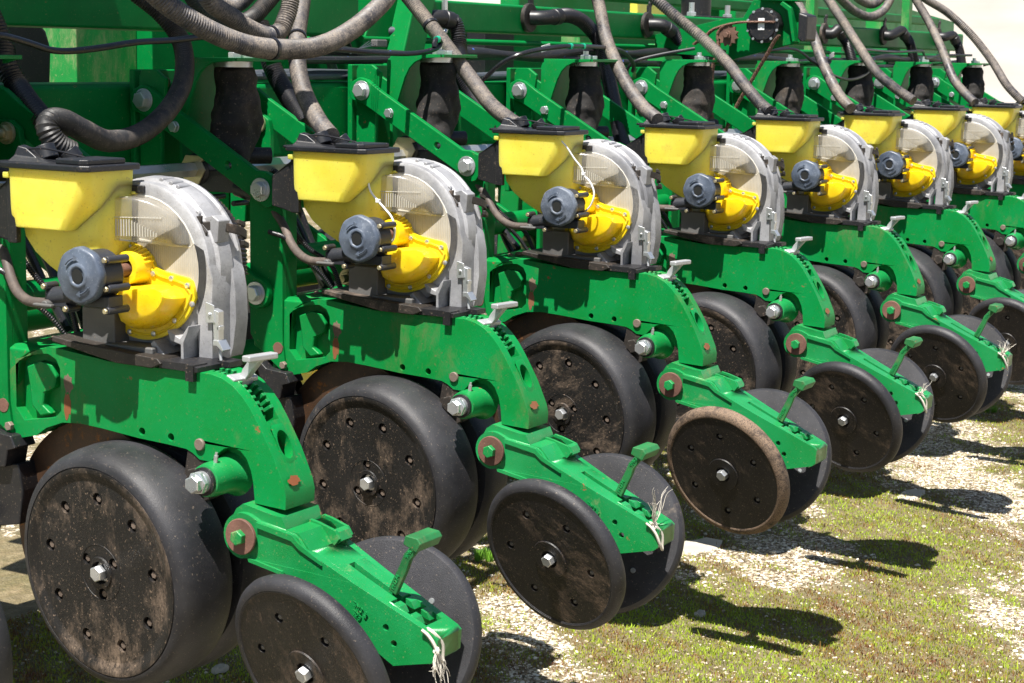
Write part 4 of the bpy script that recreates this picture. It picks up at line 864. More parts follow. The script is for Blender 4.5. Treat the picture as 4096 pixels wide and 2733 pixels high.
# wiring harness
hn = MB(); hn.tube([(x, .43+.015*math.sin(4*x), 1.368+.010*math.sin(2.3*x)+.006*math.sin(9*x)) for x in np.arange(1.42, 7.0, .03)], .015, 12, rf=lambda t: 1+.18*math.sin(90*t)); hn.tube([(x, .415+.015*math.sin(3*x+1), 1.350+.008*math.sin(3.1*x)) for x in np.arange(1.42, 7.0, .03)], .010, 10)
tag(hn.build('wiring_harness', 'harness'), 'thick black braided wiring harness with blue marks lying behind the air springs', 'wiring harness')
cnn = empty('plug_connector', (1.62, .30, 1.385), 'grey cable connector with white wires beside the third air spring', 'connector')
t = MB(); t.box((1.60, .28, 1.375), (1.645, .30, 1.393)); part(cnn, t, 'housing', 'alu_dark', .003)
t = MB()
for i in range(4): t.tube(smooth([(1.60, .285+.006*i, 1.38+.003*i), (1.56, .28+.006*i, 1.375), (1.50, .29, 1.366-.003*i)], .008), .0007, 6)
part(cnn, t, 'wires', 'pipe')
for i, (x, lab) in enumerate(((2.62, 'white cable ties and a tag on the harness behind the fourth unit'), (5.0, 'white tag on the wiring below the port right of the gearbox'))):
    t = MB(); t.prism([(x, 1.372), (x+.05, 1.380), (x+.048, 1.398), (x-.002, 1.390)], .392, .394, plane='y'); tag(t.build('cable_tag', 'pale'), lab, 'tag', None)
# sprocket gearbox bracket
gx = 3.6
ge = empty('chain_drive', (gx, .3, 1.36), 'green bracket with round black gearbox, rusty sprocket and hanging chains', 'chain drive')
t = MB(); t.prism([(.50, 1.44), (.346, 1.472), (.244, 1.495), (.181, 1.497), (.146, 1.555), (.005, 1.55), (-.016, 1.526), (-.021, 1.417), (.03, 1.407), (.223, 1.358), (.305, 1.369), (.50, 1.38)], gx, gx+.012)
t.prism([(.12, 1.562), (-.02, 1.557), (-.02, 1.549), (.12, 1.553)], gx-.03, gx+.05); t.prism([(.03, 1.55), (.0, 1.53), (-.018, 1.42), (-.008, 1.418), (.012, 1.52), (.04, 1.54)], gx-.035, gx+.0)
part(ge, t, 'bracket_plate', 'green_clean', .003)
t = MB(); t.lathe([(0, .0001), (0, .046), (.005, .048), (.006, .056), (.02, .0575), (.05, .055), (.05, .0001)], (gx-.05, .092, 1.472), (1, 0, 0), 40, lobes=(10, .02)); part(ge, t, 'gearbox', 'black')
for i in range(10): a = 2*PI*i/10+.3; t = MB(); t.hexbolt((gx-.044, .092+.053*math.cos(a), 1.472+.053*math.sin(a)), (-1, 0, 0), .0048, .005); part(ge, t, 'gearbox_screw', 'zinc')
t = MB(); t.box((gx-.0515, .083, 1.457), (gx-.0505, .105, 1.495)); part(ge, t, 'blank_label', 'pale')
t = MB(); t.prism([(-.024, 1.515), (-.056, 1.505), (-.054, 1.425), (-.036, 1.42), (-.024, 1.43)], gx-.03, gx+.06); part(ge, t, 'motor_housing', 'black', .006)
t = MB(); tpts = []
for i in range(24): r = .038 if i % 2 else .029; tpts.append((.21+r*math.cos(2*PI*i/24), 1.44+r*math.sin(2*PI*i/24)))
t.prism(tpts, gx-.055, gx-.045); t.cyl((gx-.065, .21, 1.44), (gx, .21, 1.44), .014, n=16); t.hexbolt((gx-.065, .21, 1.44), (-1, 0, 0), .01, .008); part(ge, t, 'sprocket', 'chain', .001)
CHN = [[(.05, 1.483), (.153, 1.482), (.19, 1.478), (.222, 1.470), (.245, 1.445), (.243, 1.394), (.26, 1.34), (.263, 1.282), (.262, 1.20), (.25, 1.12)],
       [(.032, 1.439), (.047, 1.42), (.071, 1.377), (.101, 1.328), (.13, 1.279), (.16, 1.23), (.19, 1.17), (.21, 1.12)], [(.33, 1.41), (.29, 1.437), (.264, 1.457), (.222, 1.472)]]
for c_ in CHN:
    sp_ = smooth([(gx-.05, a, b_) for a, b_ in c_], .0095); t = MB()
    for i, p_ in enumerate(sp_[:-1]):
        q_ = sp_[i+1]; mid = (p_+q_)/2; dr = (q_-p_)
        for sx in (-.0065, .0065): t.cyl(p_+Vector((sx*(1 if i % 2 else .7), 0, 0))-dr*.1, q_+Vector((sx*(1 if i % 2 else .7), 0, 0))+dr*.1, .0042, n=6)
        t.cyl(p_-Vector((.009, 0, 0)), p_+Vector((.009, 0, 0)), .0038, n=8)
    part(ge, t, 'chain', 'chain')
# loop of frame pieces behind (wing braces, uprights)
fb = empty('frame_brace', (1.85, .6, 1.1), 'green box shaped wing brace with welded gusset behind the biggest drooping hose', 'brace')
t = MB(); t.prism([(1.79, 1.60), (1.845, 1.60), (1.845, 1.40), (1.73, 1.29), (1.70, 1.29), (1.70, 1.31), (1.775, 1.40)], .575, .62, plane='y'); part(fb, t, 'upright_plate', 'green_clean', .004)
t = MB(); t.loft([[(1.93, .44, 1.29), (2.03, .44, 1.29), (2.03, .50, 1.29), (1.93, .50, 1.29)], [(2.06, .44, 1.62), (2.16, .44, 1.62), (2.16, .50, 1.62), (2.06, .50, 1.62)]]); t.prism([(1.80, 1.29), (1.95, 1.29), (2.08, 1.62), (1.98, 1.62)], .495, .505, plane='y'); part(fb, t, 'diagonal_brace', 'green_clean', .006)
ubt = empty('u_bolt', (2.27, .495, 1.42), 'bright steel clamp bolt standing on the upper beam right of the first air port', 'bolt')
t = MB(); t.tube(smooth([(2.24, .49, 1.58), (2.24, .49, 1.48), (2.245, .49, 1.43), (2.225, .492, 1.415)], .01), .0085, 10); part(ubt, t, 'rod', 'zinc')
# pale green plate and dark opening, top left
pp_ = empty('rear_frame_box', (1.3, 1.0, .9), 'faded green steel box seen under the upper beam at the top left', 'frame')
t = MB(); t.box((1.335, 1.0, 1.10), (1.56, 1.25, 1.60)); part(pp_, t, 'faded_box', 'green_old', .004)
t = MB(); t.box((.9, 1.30, 1.338), (1.60, 1.36, 1.60)); part(pp_, t, 'rear_beam', 'green_clean', .006)
t = MB(); t.box((1.56, .95, 1.0), (2.9, 1.02, 1.62)); part(pp_, t, 'dark_panel', 'green_clean', .004)
t = MB(); t.prism([(.80, 1.10), (1.17, 1.10), (1.185, 1.14), (1.20, 1.36), (1.185, 1.40), (1.15, 1.43), (.80, 1.43)], .95, 1.2, plane='y'); part(pp_, t, 'black_guard', 'black', .01)
rt = empty('running_tyre', (.62, .93, 0), 'large dark tyre under the toolbar, behind the first row units', 'tyre')
t = MB(); t.lathe([(0, .22), (.0, .36), (.03, .40), (.12, .42), (.21, .40), (.24, .36), (.24, .22)], (.50, 1.05, .42), (1, 0, 0), 64); part(rt, t, 'tyre', 'rubber')
t = MB(); t.lathe([(.02, .0001), (.02, .2), (.06, .225), (.06, .23), (.2, .23)], (.50, 1.05, .42), (1, 0, 0), 40); part(rt, t, 'rim', 'yellow')
cbm = empty('cross_tubes', (3, .8, .8), 'dark green cross tubes low behind the row units, seen through the gaps', 'tubes')
for (y_, z_, r_t) in ((.72, .98, .035), (.90, .74, .045), (.66, .60, .03)):
    t = MB(); t.cyl((-1.5, y_, z_), (8.0, y_, z_), r_t, n=20); part(cbm, t, 'tube', 'green_clean')
for x_ in (1.45, 2.15, 2.9, 3.7, 4.5, 5.3):
    t = MB(); t.box((x_, .62, .55), (x_+.05, .70, 1.15)); part(cbm, t, 'hanger_plate', 'green', .004)
    t = MB(); t.lathe([(0, .0001), (0, .12), (.02, .16), (.09, .165), (.11, .12), (.11, .0001)], (x_+.18, .80, .62), (1, 0, 0), 40); part(cbm, t, 'fan_drum', 'black')
rt2 = empty('running_tyre', (2.66, .93, 0), 'large dark tyre with yellow rim glimpsed between the second and third row units', 'tyre')
t = MB(); t.lathe([(0, .22), (.0, .36), (.03, .40), (.12, .42), (.21, .40), (.24, .36), (.24, .22)], (2.55, 1.05, .42), (1, 0, 0), 64); part(rt2, t, 'tyre', 'rubber')
t = MB(); t.lathe([(.02, .0001), (.02, .2), (.06, .225), (.06, .23), (.2, .23)], (2.55, 1.05, .42), (1, 0, 0), 40); part(rt2, t, 'rim', 'yellow')
# front wing frame further back
ff = empty('front_frame', (6, 1.6, 0), 'tall bright green wing frame and tank supports behind the upper beam', 'frame')
t = MB(); t.box((3.0, .95, 1.16), (7.6, 1.06, 1.30)); t.box((2.6, 1.5, 1.36), (9.4, 1.6, 1.47)); part(ff, t, 'cross_beam', 'green_clean', .01)
t = MB(); t.box((3.2, .75, 1.56), (7.6, .83, 1.60)); part(ff, t, 'ledge', 'green_clean', .006)
t = MB(); t.box((5.2, 1.95, 1.46), (8.2, 2.05, 2.3)); part(ff, t, 'tank_panel', 'green', .01)
t = MB(); t.prism([(7.2, 1.46), (7.2, 1.95), (9.6, 1.95), (10.2, 1.72), (11.2, 1.66), (11.2, 1.46)], 1.75, 1.85, plane='y'); part(ff, t, 'sloped_panel', 'green', .01)
for a, b_ in (((8.0, 1.2, 1.30), (8.12, 1.3, 1.72)), ((5.35, .60, 1.40), (5.40, .64, 2.0)), ((6.62, .60, 1.40), (6.67, .64, 2.0))): t = MB(); t.box(a, b_); part(ff, t, 'upright', 'green_old', .004)
t = MB(); t.box((5.9, 1.70, 1.54), (6.3, 1.74, 1.80)); part(ff, t, 'yellow_plate', 'yellow', .004)
t = MB(); t.cyl((4.15, .60, 1.50), (4.15, .60, 1.75), .055, n=24); t.box((4.0, .52, 1.509), (4.32, .68, 1.516)); part(ff, t, 'black_post', 'black', .002)
for x in (3.98, 4.30): t = MB(); t.cyl((x, .54, 1.505), (x, .54, 1.56), .010, n=10); t.hexbolt((x, .54, 1.513), (0, 0, 1), .018, .014); part(ff, t, 'clamp_stud', 'zinc')
bp = empty('rear_bulkhead', (5, 1.2, .3), 'green bulkhead and dark machinery closing the gap behind the toolbar and upper beam', 'bulkhead')
t = MB(); t.box((2.95, 1.20, .95), (9.30, 1.26, 1.46)); part(bp, t, 'lower_panel', 'green_clean', .004)
for i, (x0, x1, z0, z1, y0, m_) in enumerate(((2.2, 2.95, 1.0, 1.62, 1.12, 'green'), (3.35, 3.55, 1.1, 1.50, 1.02, 'black'), (4.0, 4.14, 1.1, 1.50, 1.0, 'green_old'), (4.7, 5.3, 1.30, 1.42, .98, 'green_old'), (5.9, 6.1, 1.1, 1.52, 1.0, 'black'), (6.8, 7.5, 1.32, 1.44, 1.0, 'green'), (8.0, 8.2, 1.1, 1.5, 1.05, 'green_old'))):
    t = MB(); t.box((x0, y0, z0), (x1, y0+.08, z1)); part(bp, t, 'stiffener', m_, .004)
hy = empty('hydraulic_hoses', (2.0, .8, 1.4), 'bundle of black and white hydraulic hoses right of the upright plate', 'hoses')
for i in range(7):
    t = MB(); x = 2.15+.11*i; t.tube(smooth([(x-.35, .85+.03*i, 1.62), (x-.15, .84, 1.55-.02*i), (x, .86, 1.44), (x+.12, .88, 1.30)], .02), .014-.001*(i % 3), 10); part(hy, t, 'hydraulic_hose', 'cable' if i % 2 else 'pipe')
t = MB(); t.tube(smooth([(1.80, .80, 1.49), (1.86, .68, 1.445), (1.93, .56, 1.42), (2.02, .46, 1.42)], .01), .0125, 12); part(hy, t, 'hydraulic_hose', 'pipe')
xd = Vector((.45, -.86, -.15)).normalized(); zd_ = Vector((-.87, -.5, .1)); zd_ = (zd_-xd*zd_.dot(xd)).normalized(); yd = zd_.cross(xd)
tm = Matrix((xd, yd, zd_)).transposed().to_4x4(); tm.translation = Vector((1.862, .655, 1.428))+zd_*.0128-yd*.004-Vector(hy.location)
text_mesh('0 PSI) 2', .012, .0003, 'letter', hy, 'hose_print', tm)
# ------------------------------------------------------------------ small loose things
def zip_tie(pts, head, label):
    e = empty('zip_tie', pts[0], label, 'zip tie'); t = MB(); t.tube(smooth(pts, .004), .0021, 6); part(e, t, 'strap', 'tie')
    t = MB(); h = Vector(head); t.box(h-Vector((.004, .004, .003)), h+Vector((.004, .004, .004))); part(e, t, 'head', 'tie', .001)
o1 = Vector(OFF[1]); o2 = Vector(OFF[2])
zip_tie([o1+Vector(q) for q in ((.075, -.215, 1.117), (.075, -.222, 1.094), (.075, -.239, 1.076), (.075, -.257, 1.060), (.075, -.272, 1.045), (.075, -.279, 1.025), (.075, -.277, 1.005), (.080, -.265, .994))], o1+Vector((.075, -.240, 1.075)), 'white zip tie curving over the yellow meter cover of the second row unit')
zip_tie([o2+Vector(q) for q in ((.040, -.218, 1.163), (.048, -.236, 1.143), (.056, -.254, 1.115), (.060, -.271, 1.094), (.060, -.277, 1.078), (.060, -.294, 1.063), (.060, -.305, 1.039), (.060, -.300, 1.015), (.064, -.285, .998), (.075, -.268, .992))], o2+Vector((.060, -.277, 1.080)), 'white zip tie hanging from the third hopper lid down to the yellow cover')
def twine(k, ang, label, n=16, ln=.075):
    o_ = Vector(OFF[k]); c0 = o_+Vector((.108, -.836, .498)); e = empty('twine_knot', c0, label, 'twine', 'frayed white twine tied on arm ends')
    t = MB()
    loop = [(.090, -.826, .512), (.092, -.836, .505), (.093, -.846, .493), (.097, -.852, .475), (.108, -.852, .462), (.112, -.850, .468), (.110, -.850, .49), (.100, -.840, .508), (.108, -.822, .510)]
    t.tube(smooth([o_+Vector(q) for q in loop], .005), .0026, 6)
    kn = o_+Vector((.094, -.850, .484)) if ang < 0 else o_+Vector((.100, -.838, .508))
    for i in range(6): t.tube(smooth([kn+Vector((random.uniform(-.006, .006), random.uniform(-.005, .005), random.uniform(-.006, .006))) for _ in range(5)], .002), .0018, 6)
    part(e, t, 'knot', 'twine')
    t = MB()
    for i in range(n):
        sd = random.choice((-1, 1)); L_ = ln*random.uniform(.5, 1.1)
        dv = Vector((random.uniform(-.5, .5)+.25*sd, random.uniform(-.35, .15), ang)).normalized()
        pts = [kn, kn+dv*L_*.4+Vector((.004*sd, 0, 0)), kn+dv*L_*.75+Vector((random.uniform(-.006, .006), random.uniform(-.006, .006), 0)), kn+dv*L_+Vector((random.uniform(-.012, .012), random.uniform(-.008, .008), random.uniform(-.01, .005)))]
        t.tube(smooth(pts, .006), .0009, 5, rf=lambda q: 1-.6*q)
    part(e, t, 'frayed_ends', 'twine')
twine(0, -1.3, 'frayed white twine hanging down from the arm end of the nearest row unit', 22, .055)
twine(1, 1.2, 'frayed white twine standing up from the arm end of the second row unit', 14, .085)
twine(3, .55, 'frayed white twine on the arm end of the fourth row unit', 12, .045)
twine(4, .35, 'thick white twine bow on the arm end of the fifth row unit', 18, .05)
# ------------------------------------------------------------------ ground
MOSSY = [(1.92, -0.86, 0.42, 0.5, 0.17), (1.99, -1.08, 0.42, 0.4, 0.15), (2.93, -0.62, 0.42, 0.6, 0.13), (2.76, -0.9, 0.42, 0.5, 0.13), (1.92, -0.58, 0.42, 0.4, 0.15), (1.58, -0.49, 0.42, 0.35, 0.16), (5.19, -0.24, 0.42, 0.8, 0.16), (3.49, -0.3, 0.42, 0.5, 0.1), (2.32, -0.5, -0.42, 0.35, 0.14), (2.4, -0.62, -0.252, 0.3, 0.1), (2.32, -1.08, -0.42, 0.3, 0.12), (3.98, -0.51, -0.42, 0.9, 0.16), (2.87, -0.2, -0.42, 0.4, 0.1), (1.65, -0.16, -0.336, 0.3, 0.12), (1.37, -0.42, -0.252, 0.2, 0.12), (1.6, -0.72, -0.252, 0.12, 0.12), (3.3, -0.49, -0.252, 0.3, 0.1)]
def moss(x, y):
    f = .50+.10*np.sin(2.1*x+1.3*np.sin(1.7*y))+.10*np.sin(3.7*y+1.1*x+.6)+.11*np.sin(7.3*x-5.1*y+np.sin(9*y))+.12*np.sin(13.*x+11*y+1.5*np.sin(8*x))+.09*np.sin(27*x-19*y+2)+.07*np.sin(41*x+37*y)
    ca_, sa_ = math.cos(.52), math.sin(.52)
    for cx, cy_, w_, ra, rp in MOSSY+[(2.1, -.98, .15, 1.2, .4), (.97, .86, .5, .8, .5), (1.9, .6, .3, .8, .4), (3.2, .3, .3, .8, .3)]:
        a = (x-cx)*ca_+(y-cy_)*sa_; b = -(x-cx)*sa_+(y-cy_)*ca_; f = f+w_*np.exp(-(a/ra)**2-(b/rp)**2)
    return f
def smat(name, kind):
    m = bpy.data.materials.new(name); m.use_nodes = True; N = m.node_tree.nodes; L = m.node_tree.links; bs = N['Principled BSDF']; bs.inputs['Roughness'].default_value = .9
    tc = N.new('ShaderNodeTexCoord'); at = N.new('ShaderNodeAttribute'); at.attribute_name = 'moss'
    def nz(sc, dt=6, ro=.6):
        n = N.new('ShaderNodeTexNoise'); n.inputs['Scale'].default_value = sc; n.inputs['Detail'].default_value = dt; n.inputs['Roughness'].default_value = ro; L.new(tc.outputs['Object'], n.inputs['Vector']); return n
    def cr(src, stops):
        r = N.new('ShaderNodeValToRGB'); L.new(src, r.inputs[0]); e = r.color_ramp.elements
        while len(e) < len(stops): e.new(.5)
        for q, (p_, c_) in zip(e, stops): q.position = p_; q.color = (*c_, 1)
        return r.outputs[0]
    def mx(f, a, b_):
        x = N.new('ShaderNodeMix'); x.data_type = 'RGBA'; L.new(f, x.inputs[0]) if not isinstance(f, float) else None; L.new(a, x.inputs[6]); L.new(b_, x.inputs[7]); return x.outputs[2]
    vo = N.new('ShaderNodeTexVoronoi'); vo.inputs['Scale'].default_value = 130; L.new(tc.outputs['Object'], vo.inputs['Vector'])
    sep = N.new('ShaderNodeSeparateColor'); L.new(vo.outputs['Color'], sep.inputs[0])
    grav = cr(sep.outputs[0], [(0, (.06, .042, .022)), (.35, (.20, .15, .09)), (.7, (.46, .39, .28)), (1, (.84, .78, .66))])
    soil = cr(nz(28, 8, .75).outputs[0], [(.3, (.08, .06, .03)), (.5, (.20, .15, .09)), (.7, (.36, .29, .19))])
    mo = cr(nz(16, 8, .7).outputs[0], [(.3, (.03, .045, .008)), (.5, (.09, .085, .02)), (.7, (.20, .15, .07))])
    mo = mx(nz(5).outputs[0], mo, soil)
    a = N.new('ShaderNodeMath'); a.operation = 'ADD'; n9 = nz(12, 9, .8); ms = N.new('ShaderNodeMath'); ms.operation = 'MULTIPLY_ADD'; ms.inputs[1].default_value = 1.5; ms.inputs[2].default_value = -.75; L.new(n9.outputs[0], ms.inputs[0])
    L.new(ms.outputs[0], a.inputs[0]); L.new(at.outputs['Fac'], a.inputs[1])
    mr = N.new('ShaderNodeMapRange'); mr.inputs[1].default_value = .42; mr.inputs[2].default_value = .52; L.new(a.outputs[0], mr.inputs[0])
    L.new(mx(mr.outputs[0], grav, mo), bs.inputs['Base Color'])
    b = N.new('ShaderNodeBump'); b.inputs['Strength'].default_value = .9; b.inputs['Distance'].default_value = .006
    ad = N.new('ShaderNodeMath'); ad.operation = 'SUBTRACT'; L.new(nz(60, 6, .7).outputs[0], ad.inputs[0]); L.new(vo.outputs['Distance'], ad.inputs[1]); L.new(ad.outputs[0], b.inputs['Height']); L.new(b.outputs[0], bs.inputs['Normal'])
    return m
def grid(name, x0, x1, y0, y1, nx, ny, zf, m, att=True):
    xs = np.linspace(x0, x1, nx); ys = np.linspace(y0, y1, ny); X, Y = np.meshgrid(xs, ys, indexing='ij'); Z_ = zf(X, Y)
    V = np.stack([X, Y, Z_], -1).reshape(-1, 3); i = np.arange(nx-1)[:, None]*ny+np.arange(ny-1)[None]; F = np.stack([i, i+ny, i+ny+1, i+1], -1).reshape(-1, 4)
    me = bpy.data.meshes.new(name); me.from_pydata(V.tolist(), [], F.tolist()); me.polygons.foreach_set('use_smooth', [True]*len(me.polygons))
    if att:
        a = me.attributes.new('moss', 'FLOAT', 'POINT'); a.data.foreach_set('value', np.clip(moss(V[:, 0], V[:, 1]), 0, 1).astype(np.float32))
    o = bpy.data.objects.new(name, me); COL.objects.link(o); me.materials.append(m); return o
GM = smat('gravel_and_moss', 0)
def zf(X, Y):
    near = .006*np.sin(5*X)*np.sin(6*Y)+.004*np.sin(17*X+3)*np.sin(15*Y)
    return near
g0 = grid('ground', -14, 26, -16, 14, 500, 380, zf, GM); g0['kind'] = 'structure'
# pale gravel yard and rising bank beyond
def bankmat():
    m = bpy.data.materials.new('pale_gravel_yard'); m.use_nodes = True; N = m.node_tree.nodes; L = m.node_tree.links; bs = N['Principled BSDF']; bs.inputs['Roughness'].default_value = .95
    tc = N.new('ShaderNodeTexCoord'); mp = N.new('ShaderNodeMapping'); mp.inputs['Scale'].default_value = (.5, .5, 6); L.new(tc.outputs['Object'], mp.inputs[0])
    mp.inputs['Scale'].default_value = (.5, .5, .5); n = N.new('ShaderNodeTexNoise'); n.inputs['Scale'].default_value = 1.4; n.inputs['Detail'].default_value = 7; L.new(mp.outputs[0], n.inputs['Vector'])
    r = N.new('ShaderNodeValToRGB'); L.new(n.outputs[0], r.inputs[0]); e = r.color_ramp.elements; e[0].position = .3; e[0].color = (.27, .245, .215, 1); e[1].position = .7; e[1].color = (.33, .305, .275, 1)
    L.new(r.outputs[0], bs.inputs['Base Color']); return m
BM = bankmat()
def zb(X, Y):
    dd_ = np.hypot(X+2.1, Y+2.2); return -.03+np.clip((dd_-24)/26, 0, 1)**1.3*9.0
g1 = grid('gravel_yard', 17, 120, -30, 80, 200, 220, zb, BM, att=False); g1['kind'] = 'structure'
def fmat():
    m = bpy.data.materials.new('field_grass'); m.use_nodes = True; N = m.node_tree.nodes; L = m.node_tree.links; bs = N['Principled BSDF']; bs.inputs['Roughness'].default_value = .95
    tc = N.new('ShaderNodeTexCoord'); n = N.new('ShaderNodeTexNoise'); n.inputs['Scale'].default_value = .8; n.inputs['Detail'].default_value = 8; L.new(tc.outputs['Object'], n.inputs['Vector'])
    r = N.new('ShaderNodeValToRGB'); L.new(n.outputs[0], r.inputs[0]); e = r.color_ramp.elements; e[0].position = .35; e[0].color = (.20, .19, .12, 1); e[1].position = .65; e[1].color = (.42, .38, .31, 1)
    L.new(r.outputs[0], bs.inputs['Base Color']); return m
g2 = grid('field', -150, 150, -150, 150, 12, 12, lambda X, Y: X*0-.06, fmat(), att=False); g2['kind'] = 'structure'
# pebbles
def ico():
    t = (1+5**.5)/2; v = np.array([(-1, t, 0), (1, t, 0), (-1, -t, 0), (1, -t, 0), (0, -1, t), (0, 1, t), (0, -1, -t), (0, 1, -t), (t, 0, -1), (t, 0, 1), (-t, 0, -1), (-t, 0, 1)], float); v /= np.linalg.norm(v[0])
    f = np.array([(0, 11, 5), (0, 5, 1), (0, 1, 7), (0, 7, 10), (0, 10, 11), (1, 5, 9), (5, 11, 4), (11, 10, 2), (10, 7, 6), (7, 1, 8), (3, 9, 4), (3, 4, 2), (3, 2, 6), (3, 6, 8), (3, 8, 9), (4, 9, 5), (2, 4, 11), (6, 2, 10), (8, 6, 7), (9, 8, 1)])
    return v, f
def sample(n, power=1.6):
    """ground points in view, denser near the camera"""
    out = []
    while sum(len(o) for o in out) < n:
        x = rng.uniform(-1.0, 8.5, n*2); y = rng.uniform(-2.4, .9, n*2); dx, dy = x+2.144, y+2.254
        a_ = np.degrees(np.arctan2(dy, dx)); D = np.hypot(dx, dy)
        k = (a_ > 10) & (a_ < 49) & (D > 2.2) & (rng.random(n*2) < np.clip((2.6/D)**power, 0, 1)); out.append(np.stack([x[k], y[k]], 1))
    return np.concatenate(out)[:n]
def bulk(name, V, F, m, attr=None):
    me = bpy.data.meshes.new(name); me.vertices.add(len(V)); me.vertices.foreach_set('co', V.astype(np.float32).ravel())
    k = F.shape[1]; me.loops.add(F.size); me.loops.foreach_set('vertex_index', F.astype(np.int32).ravel()); me.polygons.add(len(F)); me.polygons.foreach_set('loop_start', (np.arange(len(F))*k).astype(np.int32))
    if attr is not None: a = me.attributes.new('tone', 'FLOAT', 'POINT'); a.data.foreach_set('value', attr.astype(np.float32))
    me.update(calc_edges=True); me.validate(); me.materials.append(m); o = bpy.data.objects.new(name, me); COL.objects.link(o); return o
def tonemat(name, stops, rough=.85, trans=0.):
    m = bpy.data.materials.new(name); m.use_nodes = True; N = m.node_tree.nodes; L = m.node_tree.links; bs = N['Principled BSDF']; bs.inputs['Roughness'].default_value = rough
    at = N.new('ShaderNodeAttribute'); at.attribute_name = 'tone'; r = N.new('ShaderNodeValToRGB'); L.new(at.outputs['Fac'], r.inputs[0]); e = r.color_ramp.elements
    while len(e) < len(stops): e.new(.5)
    for q, (p_, c_) in zip(e, stops): q.position = p_; q.color = (*c_, 1)
    L.new(r.outputs[0], bs.inputs['Base Color'])
    return m
iv, if_ = ico(); NP = 46000
P2 = sample(NP*2); ms_ = moss(P2[:, 0], P2[:, 1]); keep = rng.random(len(P2)) < np.clip(1.12-1.15*ms_, .22, 1); P2 = P2[keep][:NP]; n_ = len(P2)
sz = .0016+.0034*rng.random(n_)**2.2; big = rng.random(n_) < .008; sz[big] = rng.uniform(.005, .009, big.sum())
sc3 = np.stack([sz*rng.uniform(.8, 1.4, n_), sz*rng.uniform(.8, 1.3, n_), sz*rng.uniform(.45, .9, n_)], 1)
ang_ = rng.uniform(0, 2*PI, n_); ca, sa = np.cos(ang_), np.sin(ang_)
jit = 1+.22*rng.standard_normal((n_, 12, 1)); W = iv[None]*jit*sc3[:, None]; Wx = W[..., 0]*ca[:, None]-W[..., 1]*sa[:, None]; Wy = W[..., 0]*sa[:, None]+W[..., 1]*ca[:, None]
V = np.stack([Wx+P2[:, 0:1], Wy+P2[:, 1:2], W[..., 2]+zf(P2[:, 0:1], P2[:, 1:2])+sc3[:, 2:3]*.4], -1).reshape(-1, 3)
F = (if_[None]+12*np.arange(n_)[:, None, None]).reshape(-1, 3)
tag(bulk('gravel', V, F, tonemat('pebble', [(0, (.22, .17, .11)), (.25, (.46, .39, .28)), (.6, (.72, .66, .54)), (1, (.88, .84, .76))]), np.repeat(rng.random(n_)*np.clip(1.25-.9*moss(P2[:, 0], P2[:, 1]), .35, 1), 12)), 'loose white gravel strewn over the ground', 'gravel', kind='stuff')
# moss and grass blades
NB = 300000
P3 = sample(int(NB*2.0)); ms_ = moss(P3[:, 0], P3[:, 1])+.12*np.sin(40*P3[:, 0])*np.sin(37*P3[:, 1]); keep = rng.random(len(P3)) < np.clip(2.4*(ms_-.30), .10, 1); P3 = P3[keep][:NB]; n_ = len(P3)
h = rng.uniform(.002, .0075, n_)*(1+1.3*(rng.random(n_) < .03)); wd = rng.uniform(.0009, .0020, n_); a_ = rng.uniform(0, 2*PI, n_); ln_ = rng.uniform(.0, .8, n_); la = rng.uniform(0, 2*PI, n_)
bx, by = np.cos(a_)*wd, np.sin(a_)*wd; z0 = zf(P3[:, 0], P3[:, 1]); tx_, ty_ = P3[:, 0]+np.cos(la)*h*ln_, P3[:, 1]+np.sin(la)*h*ln_
V = np.stack([np.stack([P3[:, 0]-bx, P3[:, 1]-by, z0-.001], 1), np.stack([P3[:, 0]+bx, P3[:, 1]+by, z0-.001], 1), np.stack([tx_+bx*.5, ty_+by*.5, z0+h], 1), np.stack([tx_-bx*.5, ty_-by*.5, z0+h], 1)], 1).reshape(-1, 3)
F = (np.array([[0, 1, 2, 3]])[None]+4*np.arange(n_)[:, None, None]).reshape(-1, 4)
tone = np.clip(.60+.20*np.sin(5.1*P3[:, 0]+2.*np.sin(4*P3[:, 1]))+.22*np.sin(19*P3[:, 0]+2*np.sin(23*P3[:, 1]))*np.sin(17*P3[:, 1]+1)+.22*np.sin(47*P3[:, 0]-39*P3[:, 1])+.26*rng.standard_normal(n_), 0, 1)
tag(bulk('moss', V, F, tonemat('moss_blades', [(0, (.16, .06, .025)), (.25, (.26, .15, .035)), (.5, (.25, .25, .02)), (1, (.30, .42, .02))], .7), np.repeat(tone, 4)), 'low green and reddish moss growing over the gravel', 'moss', kind='stuff')
# grass tufts one can tell apart
def tuft(x, y, n, hh, label):
    t = MB()
    for i in range(n):
        a = random.uniform(0, 2*PI); r = random.random()**.5*hh*.8; px, py = r*math.cos(a), r*math.sin(a); H = hh*random.uniform(.5, 1.1); lx, ly = random.uniform(-.5, .5)*H, random.uniform(-.5, .5)*H; w_ = .0016; c_, s_ = math.cos(a)*w_, math.sin(a)*w_
        t.add([(px-c_, py-s_, -.004), (px+c_, py+s_, -.004), (px+lx*.4+c_*.8, py+ly*.4+s_*.8, H*.6), (px+lx*.4-c_*.8, py+ly*.4-s_*.8, H*.6), (px+lx, py+ly, H)], [(0, 1, 2, 3), (3, 2, 4)])
    o = t.build('grass_tuft', 'tuft'); o.location = (x, y, .0); tag(o, label, 'grass', 'grass tufts')
M['tuft'] = mat('fresh_grass', (.13, .30, .02), .6, var=.3)
def gpix(px, py):
    """where the view ray through a photo point meets the ground: used once to set out real things on the ground"""
    rx, ry = (px-2048)/7393.9, -(py-1366.5)/7393.9; dv = d+r2*rx+u2*ry; o_ = camo.matrix_world.translation; t = -o_.z/dv.z; return o_.x+dv.x*t, o_.y+dv.y*t
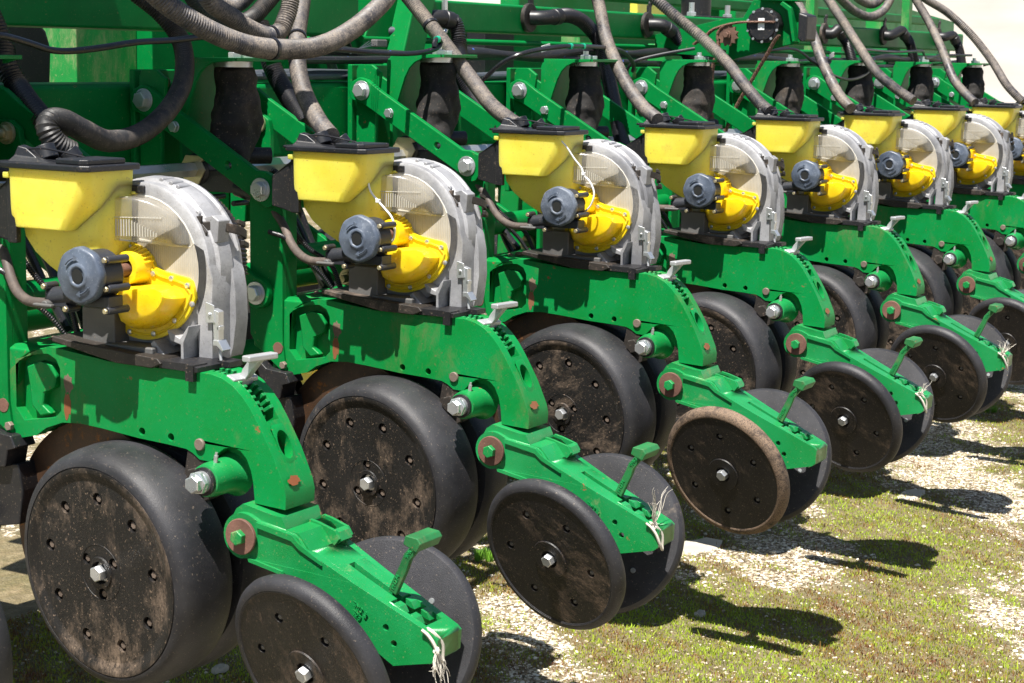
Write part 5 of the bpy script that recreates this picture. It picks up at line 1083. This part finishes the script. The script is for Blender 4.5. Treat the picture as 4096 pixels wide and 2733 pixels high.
for (px, py, n, hh, lab) in ((1935, 2235, 150, .032, 'bright green grass tuft between the second gauge wheel and closing wheel'), (900, 1080, 60, .03, 'sunlit grass patch seen left of the second shank bracket'), (2800, 2160, 12, .016, 'tiny grass sprig beside the flat white stone'), (3960, 1650, 90, .03, 'grass patch under the wheels at the right edge')):
    tuft(*gpix(px, py), n, hh, lab)
def rock(px, py, sx, sy, sz_, label, seed):
    rr = np.random.default_rng(seed); x, y = gpix(px, py); t = MB(); rings = []
    ja = rr.uniform(.8, 1.15, 14)
    for q, (k, zz) in enumerate(((1., -.3), (1.02, .3), (.9, .75), (.6, 1.))): rings.append([(k*sx*ja[i]*math.cos(2*PI*i/14), k*sy*ja[i]*math.sin(2*PI*i/14), sz_*zz*rr.uniform(.5, 1.1)) for i in range(14)])
    t.loft(rings); o = t.build('stone', 'stone', None, bevel=.002); o.location = (x, y, 0); tag(o, label, 'stone', 'pale stones')
M['stone'] = mat('pale_stone', (.44, .40, .33), .9, var=.15, bump=.6, bscale=150)
rock(2800, 2190, .10, .055, .010, 'flat white stone slab right of the second closing wheel pair', 1)
rock(2800, 2465, .017, .015, .016, 'angular white pebble in the shadow of the second closing wheels', 2)
rock(880, 2680, .026, .016, .012, 'white stone at the bottom edge, right of the nearest gauge wheel', 3)
rock(2740, 2345, .016, .013, .012, 'rounded grey stone at the foot of the second closing wheels', 4)
rock(3640, 1985, .09, .04, .010, 'flat pale stones in the shade right of the fourth closing wheels', 5)

pf = empty('shade_platform', (.1, .25, 1.95), 'added flat platform out of view above, placed to shade the left end of the bar', 'platform')
t = MB(); t.box((-.50, -.02, 1.95), (.66, .55, 1.99)); part(pf, t, 'shade_deck', 'green_clean', .004)  # unseen slab, added only to shade the left toolbar, arms and hoses
t = MB(); t.box((-.50, .50, 1.50), (-.42, .55, 1.95)); part(pf, t, 'shade_deck_leg', 'green_clean', .004)

for k_, fr_ in (('droop', .35), ('vhose', .62), ('s1', .30), ('s2', .22)):
    sm_ = smooth(HS[k_], .004); i_ = int(len(sm_)*fr_); R_ = RAD.get(k_, .0190)
    t = MB(); t.tube(sm_[i_:i_+3], R_+.0022, 20); e0 = sm_[i_]; t.xf(lambda v: v-e0); o = t.build('hose_clamp', 'cable', None); o.location = e0
    tag(o, {'droop': 'black strap round the biggest drooping hose', 'vhose': 'black strap round the V shaped hose', 's1': 'black strap round the hose going to the second hopper', 's2': 'black strap round the hose going to the third hopper'}[k_], 'strap')
